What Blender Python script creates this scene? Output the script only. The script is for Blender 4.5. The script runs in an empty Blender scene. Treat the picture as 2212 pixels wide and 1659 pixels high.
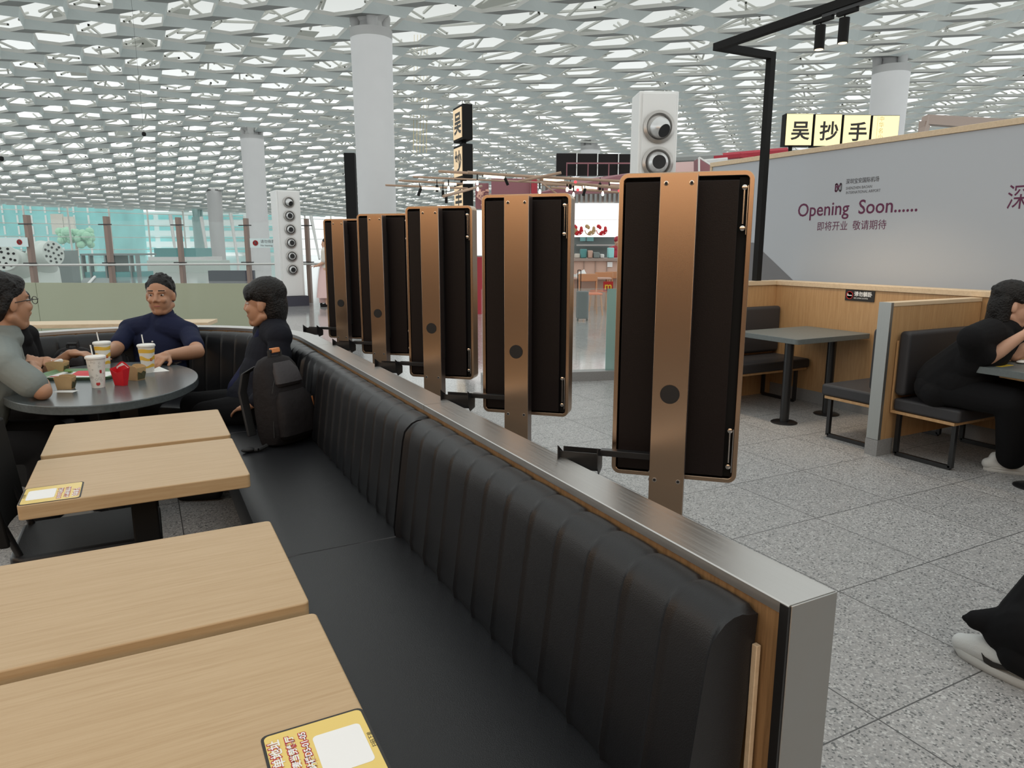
import bpy, bmesh, math, random
from mathutils import Vector as V, Matrix, Euler
random.seed(7)
SC = bpy.context.scene
COL = SC.collection
PI = math.pi
# ---------------------------------------------------------------- camera
CAMZ = 1.42; FPX = 1525.5; PITCH = 0.1913; YAW = 0.48
cd = bpy.data.cameras.new('camera'); cam = bpy.data.objects.new('camera', cd); COL.objects.link(cam)
cam.location = (0, 0, CAMZ); cam.rotation_euler = (PI/2 - PITCH, 0, -YAW)
cd.sensor_fit = 'HORIZONTAL'; cd.sensor_width = 36; cd.lens = 36*FPX/2212
cd.clip_start = .05; cd.clip_end = 600
SC.camera = cam
FW = V((math.sin(YAW)*math.cos(PITCH), math.cos(YAW)*math.cos(PITCH), -math.sin(PITCH)))
RT = V((math.cos(YAW), -math.sin(YAW), 0)); UPV = RT.cross(FW)
RTH = RT.copy(); FWH = V((math.sin(YAW), math.cos(YAW), 0))
def px(u, v, d):                      # a place in the hall, d metres ahead
    return V((0, 0, CAMZ)) + (FW + RT*((u-1106)/FPX) + UPV*((829.5-v)/FPX))*d
def pz(u, v, z):                      # a place at height z
    r = FW + RT*((u-1106)/FPX) + UPV*((829.5-v)/FPX)
    return V((0, 0, CAMZ)) + r*((z-CAMZ)/r.z)
# ---------------------------------------------------------------- world, light, exposure
w = bpy.data.worlds.new('sky'); SC.world = w; w.use_nodes = True
nt = w.node_tree; nt.nodes.clear()
out = nt.nodes.new('ShaderNodeOutputWorld'); bg = nt.nodes.new('ShaderNodeBackground')
tc = nt.nodes.new('ShaderNodeTexCoord'); sp = nt.nodes.new('ShaderNodeSeparateXYZ'); rp = nt.nodes.new('ShaderNodeValToRGB')
rp.color_ramp.elements[0].position = .07; rp.color_ramp.elements[0].color = (1.0, 1.05, 1.05, 1)
rp.color_ramp.elements[1].position = .34; rp.color_ramp.elements[1].color = (.50, .52, .49, 1)
nt.links.new(tc.outputs['Generated'], sp.inputs[0]); nt.links.new(sp.outputs['Z'], rp.inputs[0])
nt.links.new(rp.outputs[0], bg.inputs[0]); bg.inputs[1].default_value = 1.25
nt.links.new(bg.outputs[0], out.inputs[0])
def light(kind, name, loc, rot, power, color, **kw):
    l = bpy.data.lights.new(name, kind); l.energy = power; l.color = color
    for k, v in kw.items(): setattr(l, k, v)
    o = bpy.data.objects.new(name, l); o.location = loc; o.rotation_euler = rot; COL.objects.link(o)
    return o
# added area light under the ceiling, standing in for daylight through its openings
day = light('AREA', 'daylight_stand_in', (22, 46, 8.0), (0, 0, 0), 35500, (.97, 1.0, 1.0), shape='RECTANGLE', size=146, size_y=146)
day.visible_camera = False
canopy = light('AREA', 'unseen_back_lamp', (-.6, -3.85, 2.5), (math.radians(84), 0, 0), 50, (1.0, .60, .30), shape='RECTANGLE', size=7, size_y=.7)  # unseen warm lamp, added for the orange reflections in the kiosks
side_lamp = light('AREA', 'unseen_side_lamp', (-4.05, .4, 2.5), (math.radians(84), 0, math.radians(-90)), 56, (1.0, .60, .30), shape='RECTANGLE', size=8, size_y=.7)  # second unseen lamp, added so the far kiosks reflect orange too
SC.view_settings.view_transform = 'Standard'; SC.view_settings.look = 'None'
SC.view_settings.gamma = 1; SC.view_settings.use_curve_mapping = False
SC.view_settings.exposure = 0.0
SC.cycles.max_bounces = 6; SC.cycles.diffuse_bounces = 3; SC.cycles.glossy_bounces = 3
SC.cycles.transparent_max_bounces = 12; SC.cycles.transmission_bounces = 4
SC.cycles.use_denoising = True
SC.cycles.caustics_reflective = False; SC.cycles.caustics_refractive = False
# ---------------------------------------------------------------- materials
def nodes(name):
    m = bpy.data.materials.new(name); m.use_nodes = True
    n = m.node_tree.nodes; b = n['Principled BSDF']
    return m, m.node_tree, b
def N(nt, t, **kw):
    n = nt.nodes.new(t)
    for k, v in kw.items():
        if k in n.inputs: n.inputs[k].default_value = v
        else: setattr(n, k, v)
    return n
def c4(c): return (c[0], c[1], c[2], 1)
def plain(name, col, rough=.5, metal=0, bump=0, bscale=60, spec=None, vary=0, vscale=8, coat=0):
    m, t, b = nodes(name)
    b.inputs['Base Color'].default_value = c4(col); b.inputs['Roughness'].default_value = rough
    b.inputs['Metallic'].default_value = metal
    if spec is not None: b.inputs['Specular IOR Level'].default_value = spec
    if coat: b.inputs['Coat Weight'].default_value = coat
    if bump or vary:
        co = N(t, 'ShaderNodeTexCoord')
    if bump:
        nz = N(t, 'ShaderNodeTexNoise'); nz.inputs['Scale'].default_value = bscale; nz.inputs['Detail'].default_value = 4
        t.links.new(co.outputs['Object'], nz.inputs['Vector'])
        bp = N(t, 'ShaderNodeBump'); bp.inputs['Strength'].default_value = bump; bp.inputs['Distance'].default_value = .01
        t.links.new(nz.outputs['Fac'], bp.inputs['Height']); t.links.new(bp.outputs[0], b.inputs['Normal'])
    if vary:
        nz = N(t, 'ShaderNodeTexNoise'); nz.inputs['Scale'].default_value = vscale
        t.links.new(co.outputs['Object'], nz.inputs['Vector'])
        mx = N(t, 'ShaderNodeMix', data_type='RGBA')
        mx.inputs[6].default_value = c4([max(0, x*(1-vary)) for x in col]); mx.inputs[7].default_value = c4([min(1, x*(1+vary)) for x in col])
        t.links.new(nz.outputs['Fac'], mx.inputs[0]); t.links.new(mx.outputs[2], b.inputs['Base Color'])
    return m
def emis(name, col, s):
    m, t, b = nodes(name)
    b.inputs['Base Color'].default_value = (0, 0, 0, 1); b.inputs['Emission Color'].default_value = c4(col); b.inputs['Emission Strength'].default_value = s
    return m
def wood(name, c1, c2, scale=(3, 60, 60), rough=.45, coat=0):
    m, t, b = nodes(name); b.inputs['Roughness'].default_value = rough; b.inputs['Coat Weight'].default_value = coat
    co = N(t, 'ShaderNodeTexCoord'); mp = N(t, 'ShaderNodeMapping'); mp.inputs['Scale'].default_value = scale
    t.links.new(co.outputs['Object'], mp.inputs['Vector'])
    n1 = N(t, 'ShaderNodeTexNoise'); n1.inputs['Scale'].default_value = 1.6; n1.inputs['Detail'].default_value = 6; n1.inputs['Roughness'].default_value = .7; n1.inputs['Distortion'].default_value = .4
    t.links.new(mp.outputs[0], n1.inputs['Vector'])
    r = N(t, 'ShaderNodeValToRGB'); r.color_ramp.elements[0].position = .32; r.color_ramp.elements[1].position = .62
    r.color_ramp.elements[0].color = c4(c1); r.color_ramp.elements[1].color = c4(c2)
    t.links.new(n1.outputs['Fac'], r.inputs[0]); t.links.new(r.outputs[0], b.inputs['Base Color'])
    bp = N(t, 'ShaderNodeBump'); bp.inputs['Strength'].default_value = .12; bp.inputs['Distance'].default_value = .002
    t.links.new(n1.outputs['Fac'], bp.inputs['Height']); t.links.new(bp.outputs[0], b.inputs['Normal'])
    return m
def brushed(name, col, rough=.3, scale=(2, 250, 250), lo=.8, hi=1.35):
    m, t, b = nodes(name); b.inputs['Metallic'].default_value = 1; b.inputs['Base Color'].default_value = c4(col)
    co = N(t, 'ShaderNodeTexCoord'); mp = N(t, 'ShaderNodeMapping'); mp.inputs['Scale'].default_value = scale
    t.links.new(co.outputs['Object'], mp.inputs['Vector'])
    n1 = N(t, 'ShaderNodeTexNoise'); n1.inputs['Scale'].default_value = 2; n1.inputs['Detail'].default_value = 5
    t.links.new(mp.outputs[0], n1.inputs['Vector'])
    mr = N(t, 'ShaderNodeMapRange'); mr.inputs['To Min'].default_value = rough*lo; mr.inputs['To Max'].default_value = rough*hi
    t.links.new(n1.outputs['Fac'], mr.inputs['Value']); t.links.new(mr.outputs[0], b.inputs['Roughness'])
    return m
def glass(name, col, alpha=.25, rough=.03):
    m, t, b = nodes(name)
    b.inputs['Base Color'].default_value = c4(col); b.inputs['Roughness'].default_value = rough; b.inputs['Alpha'].default_value = alpha
    return m
def terrazzo():
    m, t, b = nodes('terrazzo')
    g = N(t, 'ShaderNodeNewGeometry'); 
    sc = N(t, 'ShaderNodeSeparateXYZ'); t.links.new(g.outputs['Position'], sc.inputs[0])
    def M(op, a, b2=None):
        n = N(t, 'ShaderNodeMath', operation=op)
        for i, v in enumerate((a, b2)):
            if v is None: continue
            if isinstance(v, (int, float)): n.inputs[i].default_value = v
            else: t.links.new(v, n.inputs[i])
        return n.outputs[0]
    S = .602
    fx = M('FRACT', M('DIVIDE', M('SUBTRACT', sc.outputs['X'], 1.886-60*S), S)); fy = M('FRACT', M('DIVIDE', M('SUBTRACT', sc.outputs['Y'], 1.193-60*.61), .61))
    dx = M('MINIMUM', fx, M('SUBTRACT', 1, fx)); dy = M('MINIMUM', fy, M('SUBTRACT', 1, fy))
    joint = M('LESS_THAN', M('MINIMUM', dx, dy), .0042)
    # per-tile tone
    ix = M('FLOOR', M('DIVIDE', M('SUBTRACT', sc.outputs['X'], 1.886-60*S), S)); iy = M('FLOOR', M('DIVIDE', M('SUBTRACT', sc.outputs['Y'], 1.193-60*.61), .61))
    cb = N(t, 'ShaderNodeCombineXYZ'); t.links.new(ix, cb.inputs[0]); t.links.new(iy, cb.inputs[1])
    wn = N(t, 'ShaderNodeTexWhiteNoise'); t.links.new(cb.outputs[0], wn.inputs['Vector'])
    tone = N(t, 'ShaderNodeMapRange'); tone.inputs['To Min'].default_value = .95; tone.inputs['To Max'].default_value = 1.05
    t.links.new(wn.outputs['Value'], tone.inputs['Value'])
    # chips
    vo = N(t, 'ShaderNodeTexVoronoi'); vo.inputs['Scale'].default_value = 150; vo.feature = 'F1'
    t.links.new(g.outputs['Position'], vo.inputs['Vector'])
    r = N(t, 'ShaderNodeValToRGB'); r.color_ramp.interpolation = 'CONSTANT'
    es = r.color_ramp.elements; es[0].position = 0; es[0].color = (.13, .135, .135, 1); es[1].position = .09; es[1].color = (.345, .34, .338, 1)
    for p, c in ((.35, (.33, .325, .32)), (.6, (.40, .39, .385)), (.80, (.27, .275, .275)), (.87, (.52, .52, .51))):
        e = es.new(p); e.color = c4(c)
    se = N(t, 'ShaderNodeSeparateColor'); t.links.new(vo.outputs['Color'], se.inputs[0]); t.links.new(se.outputs[0], r.inputs[0])
    nz = N(t, 'ShaderNodeTexNoise'); nz.inputs['Scale'].default_value = 2.2; t.links.new(g.outputs['Position'], nz.inputs['Vector'])
    mul = N(t, 'ShaderNodeMix', data_type='RGBA', blend_type='MULTIPLY'); mul.inputs[0].default_value = 1
    t.links.new(r.outputs[0], mul.inputs[6])
    cc = N(t, 'ShaderNodeCombineColor')
    for i in range(3): t.links.new(tone.outputs[0], cc.inputs[i])
    t.links.new(cc.outputs[0], mul.inputs[7])
    jm = N(t, 'ShaderNodeMix', data_type='RGBA'); jm.inputs[7].default_value = (.07, .07, .07, 1)
    t.links.new(joint, jm.inputs[0]); t.links.new(mul.outputs[2], jm.inputs[6]); t.links.new(jm.outputs[2], b.inputs['Base Color'])
    far = N(t, 'ShaderNodeMapRange'); far.inputs['From Min'].default_value = 6.1; far.inputs['From Max'].default_value = 6.35
    far.inputs['To Min'].default_value = .42; far.inputs['To Max'].default_value = .1
    t.links.new(sc.outputs['Y'], far.inputs['Value']); t.links.new(far.outputs[0], b.inputs['Roughness'])
    return m
def leather(name, col, rough=.42):
    m, t, b = nodes(name); b.inputs['Base Color'].default_value = c4(col); b.inputs['Roughness'].default_value = rough
    b.inputs['Specular IOR Level'].default_value = .36
    co = N(t, 'ShaderNodeTexCoord'); vo = N(t, 'ShaderNodeTexVoronoi'); vo.inputs['Scale'].default_value = 420
    t.links.new(co.outputs['Object'], vo.inputs['Vector'])
    n2 = N(t, 'ShaderNodeTexNoise'); n2.inputs['Scale'].default_value = 7; t.links.new(co.outputs['Object'], n2.inputs['Vector'])
    ad = N(t, 'ShaderNodeMath', operation='MULTIPLY_ADD'); ad.inputs[1].default_value = .25
    t.links.new(vo.outputs['Distance'], ad.inputs[0]); t.links.new(n2.outputs['Fac'], ad.inputs[2])
    bp = N(t, 'ShaderNodeBump'); bp.inputs['Strength'].default_value = .25; bp.inputs['Distance'].default_value = .004
    t.links.new(ad.outputs[0], bp.inputs['Height']); t.links.new(bp.outputs[0], b.inputs['Normal'])
    return m
MT = dict(
 terrazzo=terrazzo(),
 granite=plain('granite', (.27, .27, .27), .4, vary=.35, vscale=160),
 table_wood=wood('table_wood', (.44, .292, .150), (.515, .362, .205), (3, 75, 75), .42),
 table_edge=wood('table_edge', (.33, .19, .09), (.42, .26, .13), (2.2, 60, 60), .5),
 panel_wood=wood('panel_wood', (.42, .24, .105), (.52, .32, .155), (40, 40, 2.5), .5),
 bench_wood=wood('bench_wood', (.17, .095, .04), (.30, .175, .08), (70, 70, 2.5), .5),
 light_wood=wood('light_wood', (.60, .46, .30), (.70, .55, .38), (3, 30, 30), .5),
 leather=leather('black_leather', (.012, .0125, .0145), .40),
 leather_b=leather('booth_leather', (.034, .033, .036), .5),
 steel=brushed('brushed_steel', (.54, .53, .515), .38, (160, 1.5, 160)),
 steel_end=brushed('brushed_steel_end', (.42, .42, .41), .42, (6, 6, 6)),
 bronze=brushed('warm_tinted_steel', (.46, .335, .24), .27, (300, 300, .6), .995, 1.01),  # brushed steel; warm reflected light is tinted into its colour
 steel_shaded_side=brushed('steel_shaded_side', (.34, .29, .28), .3, (200, 200, 2)),  # shaded copy of that steel, greyer for sides without the warm light
 dark_room=plain('dark_room_wall', (.15, .10, .07), .7),
 pillar=brushed('pillar_steel', (.42, .43, .42), .45, (200, 200, 2)),
 black_panel=plain('black_panel', (.010, .007, .007), .45, spec=.2, bump=.05, bscale=300),
 black_metal=plain('black_metal', (.012, .012, .013), .35),
 black_matte=plain('black_matte', (.012, .012, .012), .7, spec=.15),
 chrome=plain('chrome', (.6, .58, .56), .2, 1),
 stone=plain('grey_stone', (.085, .10, .105), .22, vary=.25, vscale=70),
 stone_edge=plain('grey_stone_edge', (.13, .15, .15), .4, vary=.2, vscale=60),
 board=plain('board_white', (.46, .49, .53), .75, vary=.02, vscale=300),
 board_grey=plain('board_grey', (.18, .18, .19), .7),
 maroon=plain('maroon_ink', (.11, .012, .055), .6),
 grey_ink=plain('grey_ink', (.10, .10, .11), .6),
 white_ink=plain('white_ink', (.85, .85, .85), .5),
 black_ink=plain('black_ink', (.015, .012, .010), .5),
 red_ink=plain('red_ink', (.45, .02, .02), .5),
 column=plain('column_white', (.66, .66, .665), .55, vary=.03, vscale=2),
 column_teal=plain('column_teal', (.42, .60, .60), .5),
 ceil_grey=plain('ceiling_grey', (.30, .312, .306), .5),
 ceil_band=plain('ceiling_band', (.84, .95, .94), .28, metal=.1, vary=.10, vscale=.7),  # window reflections put into the colour: brighter than the grey panels
 ceil_white=plain('ceiling_white', (.82, .83, .80), .6),
 strut=plain('strut_white', (.80, .80, .76), .6),
 white=plain('white_paint', (.78, .78, .77), .5),
 paper=plain('paper_white', (.80, .80, .78), .7),
 cup_white=plain('cup_white', (.80, .79, .75), .45),
 cup_yellow=plain('cup_yellow', (.80, .50, .07), .45),
 kraft=plain('kraft_card', (.56, .38, .19), .7, vary=.06, vscale=40),
 kraft_dark=plain('kraft_print', (.09, .085, .04), .7),
 red_card=plain('red_card', (.62, .012, .022), .5),
 tray_green=plain('tray_green', (.20, .33, .19), .45),
 lettuce=plain('lettuce_green', (.12, .25, .05), .6),
 yellow=plain('sticker_yellow', (.80, .55, .06), .3),
 gold=plain('sticker_gold', (.78, .58, .16), .25),
 orange=plain('orange_patch', (.75, .28, .10), .5),
 skin=plain('skin', (.62, .36, .25), .5),
 skin2=plain('skin_tan', (.45, .235, .14), .5),
 lip=plain('lip', (.38, .13, .10), .45),
 hair=plain('hair_black', (.007, .006, .006), .5, bump=1.0, bscale=90, spec=.3),
 eye=plain('eye_white', (.6, .58, .55), .3),
 iris=plain('iris_dark', (.012, .008, .006), .2),
 navy=plain('navy_cloth', (.013, .017, .045), .85, spec=.15, bump=.5, bscale=16),
 suit=plain('suit_cloth', (.011, .012, .018), .85, spec=.15, bump=.5, bscale=14),
 shirt_blue=plain('dark_blue_shirt', (.010, .012, .04), .85, spec=.15, bump=.5, bscale=20),
 trousers=plain('black_trousers', (.008, .008, .009), .9, spec=.15, bump=.4, bscale=14),
 tshirt=plain('grey_tshirt', (.22, .245, .235), .9, spec=.15, bump=.4, bscale=16),
 blackshirt=plain('black_shirt', (.009, .009, .010), .9, spec=.15, bump=.5, bscale=14),
 khaki=plain('light_trousers', (.35, .34, .32), .9, bump=.3, bscale=16),
 nylon=plain('black_nylon', (.018, .016, .017), .7, spec=.15, bump=.5, bscale=30),
 nylon2=plain('nylon_panel', (.032, .028, .031), .65, bump=.3, bscale=60),
 strap=plain('strap_black', (.012, .012, .013), .6),
 shoe=plain('shoe_white', (.62, .63, .62), .5, bump=.15, bscale=220),
 sole=plain('sole_white', (.55, .55, .53), .6),
 pink=plain('pink_cloth', (.75, .52, .50), .8),
 cream=plain('cream_cloth', (.70, .65, .58), .8),
 frosted=glass('frosted_green', (.42, .46, .34), .86, .4),
 frost_print=plain('frost_print', (.36, .44, .36), .6),
 clear=glass('clear_glass', (.80, .95, .92), .10, .02),
 facade=glass('facade_glass', (.55, .95, .93), .13, .02),
 green_glass=glass('green_edge_glass', (.30, .50, .47), .75, .1),
 label_glass=plain('label_film', (.70, .82, .82), .4),
 post=plain('post_bronze', (.26, .19, .16), .4, .4),
 rail=plain('rail_steel', (.60, .60, .58), .25, .8),
 warm_lamp=emis('warm_lamp', (1, .78, .48), 2.2),
 tube=emis('tube_lamp', (1, .86, .62), 3.0),
 bulb=emis('bulb', (1, .92, .78), 6),
 lightbox=emis('lightbox', (1, .84, .44), 1.35),
 lightbox2=emis('lightbox_soft', (.98, .74, .45), .85),
 menu=emis('menu_lit', (1, .96, .93), 1.6),
 red_paint=plain('red_paint', (.42, .03, .05), .5),
 red_glow=emis('red_glow', (1, .10, .12), 1.2),
 maroon_wall=plain('maroon_wall', (.30, .12, .14), .6),
 peach=plain('peach_letter', (.80, .45, .35), .6),
 counter_pink=plain('counter_pink', (.60, .40, .32), .5),
 counter_top=plain('counter_top', (.36, .28, .24), .4),
 rail_wood=plain('chair_wood', (.52, .25, .12), .5),
 orange_seat=plain('orange_seat', (.75, .18, .06), .5),
 pipe=plain('bamboo_pipe', (.40, .27, .19), .5),
 teal_bldg=plain('teal_building', (.36, .80, .81), .5, vary=.25, vscale=.4),
 teal_dark=plain('teal_dark', (.10, .32, .32), .4),
 white_bldg=plain('white_building', (.95, .97, .96), .6),
 grey_box=plain('grey_box', (.20, .24, .235), .6),
 pale=plain('pale_block', (.50, .57, .53), .6),
 vent=plain('vent_shell', (.60, .66, .62), .5),
 blue_case=plain('suitcase_blue', (.035, .045, .055), .4),
 steel_ring=plain('nozzle_ring', (.42, .40, .38), .3, .7),
 nozzle=plain('nozzle_ball', (.62, .62, .62), .25, .5),
 dark_hole=plain('dark_hole', (.006, .006, .007), .6),
 plinth=plain('plinth_slate', (.045, .045, .065), .6),
 leaf=plain('leaf_green', (.34, .60, .42), .7),
 phone=plain('phone_black', (.01, .01, .012), .2),
 stitch=plain('stitch', (.05, .05, .055), .7),
)
# ---------------------------------------------------------------- geometry helpers
def fr(rotz=0, loc=(0, 0, 0)): return Matrix.Translation(V(loc)) @ Matrix.Rotation(rotz, 4, 'Z')
class G:
    def __init__(s, mx=None): s.v = []; s.f = []; s.m = mx
    def add(s, vs, fs):
        b = len(s.v)
        if s.m is not None: vs = [s.m @ V(p) for p in vs]
        s.v += [tuple(p) for p in vs]; s.f += [tuple(i+b for i in f) for f in fs]
        return s
    def box(s, a, b):
        x0, y0, z0 = a; x1, y1, z1 = b
        return s.add([(x0, y0, z0), (x1, y0, z0), (x1, y1, z0), (x0, y1, z0), (x0, y0, z1), (x1, y0, z1), (x1, y1, z1), (x0, y1, z1)],
              [(0, 3, 2, 1), (4, 5, 6, 7), (0, 1, 5, 4), (1, 2, 6, 5), (2, 3, 7, 6), (3, 0, 4, 7)])
    def bx(s, c, d): return s.box([c[i]-d[i]/2 for i in range(3)], [c[i]+d[i]/2 for i in range(3)])
    def rbox(s, a, b, r, axis=2, n=4):      # box with edges along axis rounded
        ax = [0, 1, 2]; ax.remove(axis); i, j = ax
        pts = []
        for cx, cy, a0 in ((b[i]-r, b[j]-r, 0), (a[i]+r, b[j]-r, 90), (a[i]+r, a[j]+r, 180), (b[i]-r, a[j]+r, 270)):
            for k in range(n+1):
                t = math.radians(a0+90*k/n); pts.append((cx+r*math.cos(t), cy+r*math.sin(t)))
        return s.prism(pts, a[axis], b[axis], axis)
    def prism(s, pts, z0, z1, axis=2):
        n = len(pts); vs = []
        for z in (z0, z1):
            for p in pts:
                q = [0, 0, 0]; ax = [0, 1, 2]; ax.remove(axis)
                q[ax[0]] = p[0]; q[ax[1]] = p[1]; q[axis] = z; vs.append(q)
        return s.add(vs, [tuple(range(n))[::-1], tuple(range(n, 2*n))] + [(k, (k+1) % n, (k+1) % n+n, k+n) for k in range(n)])
    def tube(s, p1, p2, r1, r2=None, seg=16, cap=True):
        p1 = V(p1); p2 = V(p2); r2 = r1 if r2 is None else r2
        d = (p2-p1).normalized(); a = d.orthogonal().normalized(); b = d.cross(a)
        vs = []
        for p, r in ((p1, r1), (p2, r2)):
            for k in range(seg):
                t = 2*PI*k/seg; vs.append(p+(a*math.cos(t)+b*math.sin(t))*r)
        fs = [(k, (k+1) % seg, (k+1) % seg+seg, k+seg) for k in range(seg)]
        if cap: fs += [tuple(range(seg))[::-1], tuple(range(seg, 2*seg))]
        return s.add(vs, fs)
    def path(s, pts, r, seg=8):
        for a, b in zip(pts, pts[1:]): s.tube(a, b, r, seg=seg)
        return s
    def lathe(s, prof, c=(0, 0, 0), seg=32, axis=None, sx=1, sy=1):
        # prof: list of (r, z)
        R = Matrix.Identity(3)
        if axis is not None: R = V((0, 0, 1)).rotation_difference(V(axis)).to_matrix()
        vs = []; n = len(prof)
        for r, z in prof:
            for k in range(seg):
                t = 2*PI*k/seg; vs.append(V(c)+R @ V((r*math.cos(t)*sx, r*math.sin(t)*sy, z)))
        fs = []
        for i in range(n-1):
            for k in range(seg): fs.append((i*seg+k, i*seg+(k+1) % seg, (i+1)*seg+(k+1) % seg, (i+1)*seg+k))
        fs += [tuple(range(seg))[::-1], tuple(range((n-1)*seg, n*seg))]
        return s.add(vs, fs)
    def ell(s, c, r, R=None, seg=20, rings=12):
        vs = []; fs = []
        R = R or Matrix.Identity(3)
        for i in range(1, rings):
            ph = PI*i/rings
            for k in range(seg):
                t = 2*PI*k/seg; vs.append(V(c)+R @ V((r[0]*math.sin(ph)*math.cos(t), r[1]*math.sin(ph)*math.sin(t), r[2]*math.cos(ph))))
        top = len(vs); vs.append(V(c)+R @ V((0, 0, r[2]))); vs.append(V(c)-R @ V((0, 0, r[2])))
        for i in range(rings-2):
            for k in range(seg): fs.append((i*seg+k, (i+1)*seg+k, (i+1)*seg+(k+1) % seg, i*seg+(k+1) % seg))
        for k in range(seg):
            fs.append((top, k, (k+1) % seg)); fs.append((top+1, (rings-2)*seg+(k+1) % seg, (rings-2)*seg+k))
        return s.add(vs, fs)
    def cap(s, p1, r1, p2, r2, seg=16):     # tapered capsule
        p1 = V(p1); p2 = V(p2); L = (p2-p1).length
        if L < 1e-5: return s.ell(p1, (r1, r1, r1))
        prof = [(r1*math.sin(t), -r1*math.cos(t)) for t in (.15, .5, .9, 1.25, PI/2)] + [(r2*math.cos(t), L+r2*math.sin(t)) for t in (0, .35, .7, 1.05, 1.42)]
        return s.lathe(prof, p1, seg, (p2-p1)/L)
    def chain(s, pts):
        for (p, r), (q, r2) in zip(pts, pts[1:]): s.cap(p, r, q, r2)
        return s
    def sweep(s, secs, closed=True, caps=True):     # list of sections (each list of points)
        n = len(secs[0]); vs = [p for sec in secs for p in sec]; fs = []
        m = n if closed else n-1
        for i in range(len(secs)-1):
            for k in range(m): fs.append((i*n+k, i*n+(k+1) % n, (i+1)*n+(k+1) % n, (i+1)*n+k))
        if caps and closed: fs += [tuple(range(n))[::-1], tuple(range((len(secs)-1)*n, len(secs)*n))]
        return s.add(vs, fs)
def rootloc(o):
    while o.parent: o = o.parent
    return o.location.copy()
def obj(name, g, mat, parent=None, bevel=0, smooth=False, label=None, seg=2, weld=False, fixn=True):
    me = bpy.data.meshes.new(name)
    if parent is not None: org = rootloc(parent)
    else:
        xs = [p[0] for p in g.v]; ys = [p[1] for p in g.v]; zs = [p[2] for p in g.v]
        org = V(((min(xs)+max(xs))/2, (min(ys)+max(ys))/2, min(zs)))
    me.from_pydata([(p[0]-org.x, p[1]-org.y, p[2]-org.z) for p in g.v], [], g.f); me.update()
    if fixn:
        bm = bmesh.new(); bm.from_mesh(me)
        if weld: bmesh.ops.remove_doubles(bm, verts=bm.verts, dist=1e-5)
        bmesh.ops.recalc_face_normals(bm, faces=bm.faces); bm.to_mesh(me); bm.free()
    me.materials.append(MT[mat] if isinstance(mat, str) else mat)
    o = bpy.data.objects.new(name, me); COL.objects.link(o)
    if parent is None: o.location = org
    else: o.parent = parent
    if smooth:
        for p in me.polygons: p.use_smooth = True
        try: me.set_sharp_from_angle(angle=math.radians(38))
        except Exception: pass
    if bevel:
        b = o.modifiers.new('bevel', 'BEVEL'); b.width = bevel; b.segments = seg; b.limit_method = 'ANGLE'; b.angle_limit = math.radians(40); b.harden_normals = False
        if not smooth:
            for p in me.polygons: p.use_smooth = True
            try: me.set_sharp_from_angle(angle=math.radians(30))
            except Exception: pass
    if label: o['label'] = label
    return o
def tag(o, label=None, cat=None, group=None, kind=None):
    if label: o['label'] = label
    if cat: o['category'] = cat
    if group: o['group'] = group
    if kind: o['kind'] = kind
    return o
def thing(name, label, cat, loc=(0, 0, 0), group=None):
    o = bpy.data.objects.new(name, None); o.location = loc; o.empty_display_size = .1; COL.objects.link(o)
    return tag(o, label, cat, group)
def struct(name, g, mat, parent=None, **kw):
    o = obj(name, g, mat, parent, **kw)
    if parent is None: o['kind'] = 'structure'
    return o
def copy_tree(o, parent=None):
    c = o.copy(); COL.objects.link(c); c.parent = parent
    for ch in list(o.children): copy_tree(ch, c)
    return c
def dup(root, loc, rotz=None, label=None):
    c = copy_tree(root); c.location = loc
    if rotz is not None: c.rotation_euler = (0, 0, rotz)
    if label: c['label'] = label
    return c
DG = None
def baked(o):
    dg = bpy.context.evaluated_depsgraph_get(); return bpy.data.meshes.new_from_object(o.evaluated_get(dg))
def text(name, s, org, xd, yd, size, mat, parent, align='LEFT', sx=1.0, bold=0, ext=.0004, lift=.0008):
    c = bpy.data.curves.new(name, 'FONT'); c.body = s; c.size = size; c.align_x = align; c.extrude = ext; c.offset = bold; c.space_character = 1
    c.resolution_u = 3
    t = bpy.data.objects.new('tmp', c); COL.objects.link(t); bpy.context.view_layer.update()
    me = baked(t); bpy.data.objects.remove(t)
    xd = V(xd).normalized(); yd = V(yd).normalized(); n = xd.cross(yd).normalized()
    r = rootloc(parent) if parent is not None else V((0, 0, 0))
    o3 = V(org)+n*lift-r
    mx = Matrix(((xd.x*sx, yd.x, n.x, o3.x), (xd.y*sx, yd.y, n.y, o3.y), (xd.z*sx, yd.z, n.z, o3.z), (0, 0, 0, 1)))
    me.transform(mx); me.materials.clear(); me.materials.append(MT[mat])
    o = bpy.data.objects.new(name, me); COL.objects.link(o)
    if parent is not None: o.parent = parent
    return o
def blob(name, g, mat, parent, voxel=.005, smooth=3, label=None):
    me = bpy.data.meshes.new('tmp'); me.from_pydata(g.v, [], g.f)
    bm = bmesh.new(); bm.from_mesh(me); bmesh.ops.recalc_face_normals(bm, faces=bm.faces); bm.to_mesh(me); bm.free()
    t = bpy.data.objects.new('tmp', me); COL.objects.link(t)
    m = t.modifiers.new('r', 'REMESH'); m.mode = 'VOXEL'; m.voxel_size = voxel
    if smooth:
        k = t.modifiers.new('s', 'SMOOTH'); k.iterations = smooth; k.factor = .5
    bpy.context.view_layer.update(); res = baked(t); bpy.data.objects.remove(t)
    g2 = G(); g2.v = [tuple(v.co) for v in res.vertices]; g2.f = [tuple(p.vertices) for p in res.polygons]
    o = obj(name, g2, mat, parent, fixn=False, label=label)
    for p in o.data.polygons: p.use_smooth = True
    return o
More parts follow.
